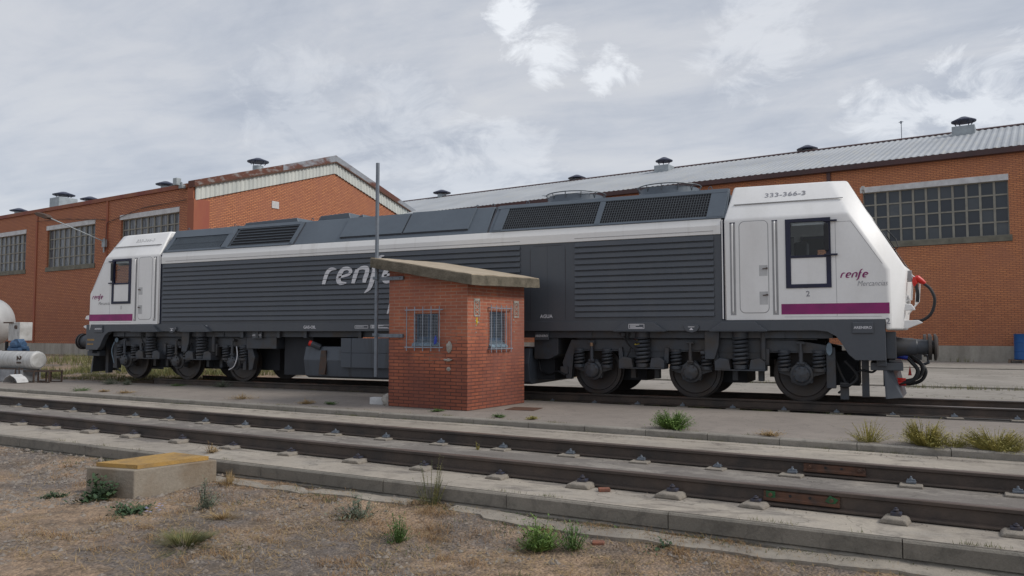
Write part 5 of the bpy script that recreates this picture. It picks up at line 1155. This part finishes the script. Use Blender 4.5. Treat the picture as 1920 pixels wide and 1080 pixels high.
# ------------------------------------------------------------------ plants
def weed(name, lab, cat, m_, x, y, z, h, r, n, seed, kind='leafy', lw=.012, ll=.05, flowers=None, group=None, arch=.5, flat=1.0):
    h *= 1.08; r *= 1.42; n = int(n*(2.1 if n >= 200 else 1.5)); lw *= .95
    rn = random.Random(seed); k = MB(); ph_ = rn.uniform(0, 6)
    rag = lambda a: 1+.28*sin(2*a+ph_)+.18*sin(5*a+2*ph_)
    for i in range(n):
        a_ = rn.uniform(0, 2*pi); rr = r*math.sqrt(rn.random())*rag(a_+1); hh = (h*rn.uniform(.55, 1)*(1-.55*(rr/r)**2) if n > 230 else h*rn.uniform(.25, 1)**1.2*(1-.35*(rr/r)**2))*rag(a_)
        bxp = rr*.35*cos(a_); byp = rr*.35*sin(a_); tx = rr*cos(a_)+rn.uniform(-.02, .02); ty = rr*sin(a_)*flat+rn.uniform(-.02, .02)
        P = []
        for t in (0, .33, .66, 1): P.append(Vector((lerp(bxp, tx, t**1.3), lerp(byp, ty, t**1.3), hh*(t-arch*.25*t*t))))
        if kind == 'blade':
            w_ = lw*rn.uniform(.6, 1.2); s_ = Vector((-sin(a_+rn.uniform(-.8, .8)), cos(a_), 0)).normalized()
            k.add([P[0]-s_*w_, P[0]+s_*w_, P[1]+s_*w_*.9, P[1]-s_*w_*.9, P[2]+s_*w_*.6, P[2]-s_*w_*.6, P[3]], [(0, 1, 2, 3), (3, 2, 4, 5), (5, 4, 6)])
        else:
            s_ = Vector((1, 0, 0)); w_ = .0025
            k.add([P[0]-s_*w_, P[0]+s_*w_, P[2]+s_*w_, P[2]-s_*w_, P[3]], [(0, 1, 2, 3), (3, 2, 4)])
            m2 = max(3, int(hh/ (ll*.45)))
            for j in range(m2):
                t = (j+rn.random())/m2; seg = min(2, int(t*3)); p = P[seg].lerp(P[seg+1], t*3-seg); b_ = rn.uniform(0, 2*pi); L_ = ll*rn.uniform(.5, 1.2)*(1.15-.5*t); up = rn.uniform(.1, .9)
                d = Vector((cos(b_), sin(b_), up)).normalized()*L_; sd = Vector((-sin(b_), cos(b_), rn.uniform(-.3, .3)))*lw*rn.uniform(.6, 1.2)
                k.add([p, p+d*.45+sd, p+d, p+d*.45-sd], [(0, 1, 2, 3)])
    o = k.build(name, m_, None, (x, y, z)); tag(o, lab, cat, group)
    if flowers:
        k = MB()
        for i in range(flowers):
            a_ = rn.uniform(0, 2*pi); q = r*rn.uniform(.4, 1.1); p = Vector((abs(q*cos(a_))+r*.5, q*sin(a_)*.5, h*rn.uniform(.6, 1.1)))
            for j in range(5): b_ = 2*pi*j/5; k.add([p, p+Vector((.010*cos(b_), .010*sin(b_), .005)), p+Vector((.016*cos(b_+.5), .016*sin(b_+.5), .002)), p+Vector((.010*cos(b_+1), .010*sin(b_+1), .005))], [(0, 1, 2, 3)])
        k.build('flowers', 'flower_blue', o)
    return o
weed('bush', 'round dense green bush growing at the platform kerb', 'bush', 'leaf_bright', 7.50, -5.02, 0, .27, .25, 230, 1, ll=.05, lw=.007)
weed('weed', 'tall sparse yellow-green weed at the platform kerb, left of the round yellow one', 'weed', 'leaf_yellow', 10.12, -5.33, 0, .30, .22, 70, 2, ll=.035, lw=.006, flat=.6)
weed('weed', 'round dense yellow-green weed at the platform kerb', 'weed', 'leaf_yellow', 10.78, -5.36, 0, .30, .26, 230, 3, ll=.045, lw=.006)
weed('weed', 'wide low yellow weed at the platform kerb by the right edge', 'weed', 'leaf_yellow', 11.52, -5.42, 0, .26, .42, 260, 4, ll=.04, lw=.006, flat=.5)
weed('weed', 'spreading yellow weed between the round one and the right edge', 'weed', 'leaf_yellow', 11.10, -5.32, 0, .15, .22, 80, 44, ll=.035, lw=.005, flat=.4)
weed('weed', 'lush bright green leafy weed in the dirt at the bottom centre', 'weed', 'leaf_bright', 7.82, -10.62, -.34, .27, .17, 95, 5, ll=.075, lw=.010)
weed('weed', 'thin green weed just right of the lush one at the bottom', 'weed', 'leaf_green', 8.06, -10.50, -.34, .26, .12, 30, 6, ll=.05, lw=.007)
weed('weed', 'dark broad-leaved weed against the left end of the inspection box', 'weed', 'leaf_dark', 2.93, -10.86, -.34, .25, .22, 60, 7, ll=.09, lw=.022)
weed('weed', 'low dark green patch with small blue flowers below the inspection box', 'weed', 'leaf_dark', 3.75, -11.15, -.34, .09, .20, 75, 8, ll=.06, lw=.014, flowers=9)
weed('weed', 'upright grey-green weed right of the inspection box', 'weed', 'leaf_grey', 4.25, -10.70, -.33, .28, .12, 34, 9, ll=.045, lw=.008)
weed('weed', 'small dark green tuft in the dirt left of the inspection box', 'weed', 'leaf_dark', 2.45, -11.05, -.33, .07, .11, 60, 10, ll=.04, lw=.009)
weed('weed', 'grey-green weed with thin stems in the middle of the dirt', 'weed', 'leaf_grey', 5.90, -10.42, -.33, .25, .22, 40, 11, ll=.05, lw=.010)
weed('weed', 'pale feathery weed at the bottom, left of the lush green one', 'weed', 'leaf_green', 6.66, -10.90, -.34, .23, .12, 45, 12, ll=.04, lw=.006)
weed('tall_weed', 'tall wispy dry weed growing against the front kerb', 'weed', 'grass_wild', 6.32, -9.82, -.32, .52, .17, 34, 13, ll=.022, lw=.004)
weed('weed', 'low green leaves under the front kerb left of the crack', 'weed', 'leaf_green', 6.75, -9.86, -.33, .07, .15, 60, 14, ll=.05, lw=.012, flat=.5)
weed('weed', 'second patch of green leaves under the front kerb', 'weed', 'leaf_green', 7.15, -9.90, -.33, .08, .13, 60, 15, ll=.05, lw=.012, flat=.5)
weed('weed', 'third patch of green leaves under the front kerb', 'weed', 'leaf_green', 8.2, -9.95, -.33, .07, .15, 60, 16, ll=.05, lw=.012, flat=.5)
weed('weed', 'green patch right of the lush weed at the bottom', 'weed', 'leaf_dark', 8.72, -10.22, -.34, .09, .12, 50, 17, ll=.06, lw=.013)
weed('grass_tuft', 'large soft green-yellow grass tuft at the bottom left', 'grass tuft', 'grass_wild', 5.15, -11.75, -.34, .16, .28, 300, 18, 'blade', lw=.0025)
weed('grass_tuft', 'orange dry grass tuft against the right end of the inspection box', 'grass tuft', 'leaf_dry', 3.75, -9.88, -.33, .22, .14, 170, 19, 'blade', lw=.0025)
weed('grass_tuft', 'brown dry low tuft in front of the upright grey-green weed', 'grass tuft', 'leaf_dry', 4.75, -10.95, -.33, .09, .17, 150, 20, 'blade', lw=.0028)
for i, (x, y, h, r, m_, lab) in enumerate((( -.02, -4.15, .10, .16, 'leaf_dry', 'brown dry tuft at the platform kerb left of the hut'), (.50, -4.05, .08, .11, 'leaf_green', 'small green tuft at the kerb beside the brown dry one'), (4.52, -4.72, .07, .11, 'leaf_green', 'small green tuft right of the hut corner'), (5.15, -4.78, .06, .09, 'leaf_yellow', 'small yellowish tuft farther right of the hut'), (3.1, -4.35, .05, .12, 'leaf_green', 'flat green tuft at the foot of the hut corner'),
    (-8.8, -1.8, .20, .24, 'leaf_grey', 'grey leafy plant on the platform near the left cab'), (-8.2, -1.75, .16, .16, 'leaf_grey', 'smaller grey plant beside the grey leafy one'), (-5.2, -1.3, .22, .20, 'leaf_grey', 'pale weed at the platform edge under the left bogie'), (-2.0, -3.84, .12, .30, 'leaf_dry', 'sparse straw-coloured tuft on the platform kerb'), (-7.3, -3.75, .10, .26, 'leaf_green', 'low green tuft at the kerb towards the left'), (-5.65, -3.8, .08, .20, 'leaf_dry', 'brown tuft at the kerb left of the straw-coloured one'), (-6.5, -3.72, .07, .14, 'leaf_dry', 'small brown tuft between two larger kerb tufts'), (-6.6, -1.5, .07, .2, 'leaf_green', 'tiny green tuft on the platform before the left bogie'), (8.9, -5.25, .08, .16, 'leaf_dry', 'low dry tuft at the kerb left of the yellow weeds'))):
    weed('weed', lab, 'weed', m_, x, y, 0, h, r, 75, 30+i, ll=.035, lw=.007)
weed('weed', 'tiny bright weed between the rails beside a block', 'weed', 'leaf_yellow', 5.60, -7.50, -.10, .14, .03, 8, 60, ll=.03, lw=.006)
for i, (x, y, h, r, m_, lab) in enumerate(((9.75, -10.05, .05, .12, 'leaf_green', 'small green leaves at the foot of the front kerb towards the right'), (10.05, -10.12, .06, .10, 'leaf_dry', 'dry tuft at the foot of the front kerb towards the right'), (9.0, -9.97, .10, .05, 'leaf_dry', 'bent straw stalks leaning on the front kerb'), (2.7, -9.15, .12, .10, 'leaf_dry', 'straw tuft behind the lid against the nearest rail'))):
    weed('weed', lab, 'weed', m_, x, y, -.33 if y < -9.5 else -.1, h, r, 40, 70+i, ll=.035, lw=.006)
# ground cover nobody could count
def scatter(name, m_, regions, seed, fn, z=None):
    rn = random.Random(seed); k = MB()
    for (x0, x1, y0, y1, n, h) in regions:
        for i in range(n):
            x = rn.uniform(x0, x1); y = rn.uniform(y0, y1)
            fn(k, rn, x, y, (zg(x, y) if z is None else z), h)
    return tag(k.build(name, m_), name.replace('_', ' ')+' over the dirt', name.replace('_', ' '), kind='stuff')
def fblade(k, rn, x, y, z, h):
    if mn.noise(Vector((x*.8, y*.8, 9))) < -.12: return
    for j in range(3):
        a_ = rn.uniform(0, 2*pi); L_ = h*rn.uniform(.4, 1.2); q = L_*rn.uniform(.2, .9); w_ = .002+h*.012
        p = Vector((x+rn.uniform(-.02, .02), y+rn.uniform(-.02, .02), z-.005)); s_ = Vector((-sin(a_), cos(a_), 0))*w_; t = p+Vector((q*cos(a_), q*sin(a_), L_)); m2 = p+Vector((q*.35*cos(a_), q*.35*sin(a_), L_*.6))
        k.add([p-s_, p+s_, m2+s_*.8, m2-s_*.8, t], [(0, 1, 2, 3), (3, 2, 4)])
def fstraw(k, rn, x, y, z, h):
    if y > kf(x)-.05 and z > -.4 and y < -5: return
    if mn.noise(Vector((x*1.3, y*1.3, 2))) < .02-(.25 if x > 4.5 else 0): return
    for j in range(4):
        a_ = rn.uniform(0, 2*pi); L_ = rn.uniform(.04, .13); p = Vector((x+rn.uniform(-.03, .03), y+rn.uniform(-.03, .03), z+.003)); d = Vector((cos(a_), sin(a_), rn.uniform(.02, .55)))*L_; s_ = Vector((-sin(a_), cos(a_), 0))*.0022
        k.add([p-s_, p+s_, p+d], [(0, 1, 2)])
def fstone(k, rn, x, y, z, h):
    if y > kf(x)-.03: return
    q = mn.noise(Vector((x*.9, y*.9, 17)))+.25*mn.noise(Vector((x*4, y*4, 1)))+(.3 if x < 2.5 else 0)
    if q < .06 and rn.random() < .9: return
    r = h*(rn.random()**3*1.5+.18)+.002
    vs = [Vector((rn.uniform(.7, 1.2)*r, 0, 0)), Vector((-rn.uniform(.7, 1.2)*r, 0, 0)), Vector((0, rn.uniform(.6, 1.2)*r, 0)), Vector((0, -rn.uniform(.6, 1.2)*r, 0)), Vector((rn.uniform(-.3, .3)*r, rn.uniform(-.3, .3)*r, r*rn.uniform(.4, .8)))]
    a_ = rn.uniform(0, 6.28); vs = [Vector((x+v_.x*cos(a_)-v_.y*sin(a_), y+v_.x*sin(a_)+v_.y*cos(a_), z-.001+v_.z)) for v_ in vs]
    k.add(vs, [(0, 2, 4), (2, 1, 4), (1, 3, 4), (3, 0, 4)])
def clumps(name, m_, label, boxes, seed, hmin, hmax, flatness, wd, per):
    rn = random.Random(seed); k = MB()
    for (x0, x1, y0, y1, n) in boxes:
        for i in range(n):
            cx_, cy_ = rn.uniform(x0, x1), rn.uniform(y0, y1)
            if cy_ > kf(cx_)-.06: cy_ = kf(cx_)-.06-rn.random()*.08
            sx_, sy_ = rn.uniform(.04, .20), rn.uniform(.03, .12)
            for j in range(int(per*rn.uniform(.3, 1.3))):
                x, y = rn.gauss(cx_, sx_), rn.gauss(cy_, sy_)
                if y > kf(x)-.015: continue
                a_ = rn.uniform(0, 2*pi); L_ = rn.uniform(hmin, hmax); p = Vector((x, y, zg(x, y)-.004)); u = rn.uniform(.1, 1)*flatness
                m2 = p+Vector((cos(a_)*.5*(1-u*.5), sin(a_)*.5*(1-u*.5), .45*u+.12))*L_; t = p+Vector((cos(a_), sin(a_), u*.8+.05))*L_; s_ = Vector((-sin(a_), cos(a_), 0))*wd
                k.add([p-s_, p+s_, m2+s_, m2-s_, t], [(0, 1, 2, 3), (3, 2, 4)])
    return tag(k.build(name, m_), label, name.replace('_', ' '), kind='stuff')
clumps('dry_grass_patches', 'leaf_orange', 'flat patches of orange brown dry grass over the dirt', [(3.6, 9.8, -12.2, -9.75, 95), (-1, 3, -11.5, -9.3, 10)], 21, .03, .09, .9, .0016, 120)
clumps('low_weeds', 'leaf_olive', 'sparse low olive green growth over the dirt', [(3.4, 9.8, -11.9, -9.75, 34), (-3, 3, -9.75, -9.2, 12), (4, 11, -10.1, -9.8, 30)], 22, .015, .05, 1.3, .0028, 45)
scatter('dry_grass', 'leaf_dry', [(3.0, 10.5, -12.6, -9.75, 3800, 0), (-4, 3, -12.4, -9.4, 600, 0)], 11, fstraw)
scatter('gravel', 'gravel_mix', [(1.0, 10.5, -12.8, -9.7, 14000, .02), (-5, 3.4, -12.5, -9.2, 11000, .026), (-14, -4, -12, -8.6, 2500, .03)], 12, fstone)
rn = random.Random(77); k = MB(); kt = MB()
def pebble(k, x, y, z, r):
    vs = [Vector((rn.uniform(.6, 1.2)*r, 0, 0)), Vector((-r, rn.uniform(-.3, .3)*r, 0)), Vector((0, rn.uniform(.6, 1.2)*r, 0)), Vector((0, -rn.uniform(.6, 1.2)*r, 0)), Vector((0, 0, r*rn.uniform(.4, .9)))]
    a_ = rn.uniform(0, 6.28); k.add([(x+v_.x*cos(a_)-v_.y*sin(a_), y+v_.x*sin(a_)+v_.y*cos(a_), z-.001+v_.z) for v_ in vs], [(0, 2, 4), (2, 1, 4), (1, 3, 4), (3, 0, 4)])
for i in range(9000):
    x = rn.uniform(-8, 12.5)
    w_ = rn.random()
    if w_ < .35: y = -8.80-.092*(x-4.4)+rn.gauss(0, .16); z = -.10
    elif w_ < .65: y = -7.13-.092*(x-4.4)+rn.gauss(0, .18); z = -.10
    elif w_ < .85: y = kp(x)-.24+rn.gauss(0, .05); z = -.088
    else: y = rn.uniform(kp(x)+.17, ke(x)-.05); z = -.004
    if z < -.05 and (y < kf(x)+.08 or y > kp(x)-.03): continue
    if mn.noise(Vector((x*1.5, y*1.5, 40))) < -.05 and w_ < .85: continue
    pebble(k, x, y, z, .003+.011*rn.random()**3)
tag(k.build('grit', 'gravel_mix'), 'fine grit and crumbs of stone lying along the rails and kerbs', 'grit', kind='stuff')
for i in range(150):
    x = rn.uniform(-7, 12.3); q = rn.random(); cx_, cy_, cz_ = (x, kp(x)-.02, -.09) if q < .35 else (x, kp(x)+.165, -.004) if q < .6 else (x, kf(x)+.07, -.10) if q < .72 else (x, ke(x)-.02, -.004)
    for j in range(rn.randint(8, 34)):
        px, py = cx_+rn.gauss(0, .07), cy_+rn.gauss(0, .012); a_ = rn.uniform(0, 2*pi); L_ = rn.uniform(.015, .055); p = Vector((px, py, cz_-.003)); s_ = Vector((-sin(a_), cos(a_), 0))*.0022
        kt.add([p-s_, p+s_, p+Vector((cos(a_)*.6, sin(a_)*.6, .9))*L_], [(0, 1, 2)])
tag(kt.build('joint_weeds', 'grass_wild'), 'tiny dry growth in the joints of the kerbs and slabs', 'joint weeds', kind='stuff')
wg = [(-16.5, -7.6, -.95, 1.6, 4500, .14), (-18, -7.5, 1.6, 6, 4500, .24), (-30, -6, 6, 15, 4500, .36), (-18, -12.6, -3.2, -.9, 600, .25)]
scatter('wild_grass', 'grass_wild', wg, 13, fblade)['label'] = 'wild grass round the left end of the locomotive'
wg2 = [(8.5, 20, 5.6, 6.15, 700, .14), (9.5, 20, 2.9, 3.2, 160, .05), (10, 22, 26.6, 27.3, 200, .25), (-6, 9, 6, 6.6, 500, .12)]
scatter('wild_grass', 'grass_wild', wg2, 14, fblade, z=.0)['label'] = 'wild grass in the joints of the yard behind the locomotive'
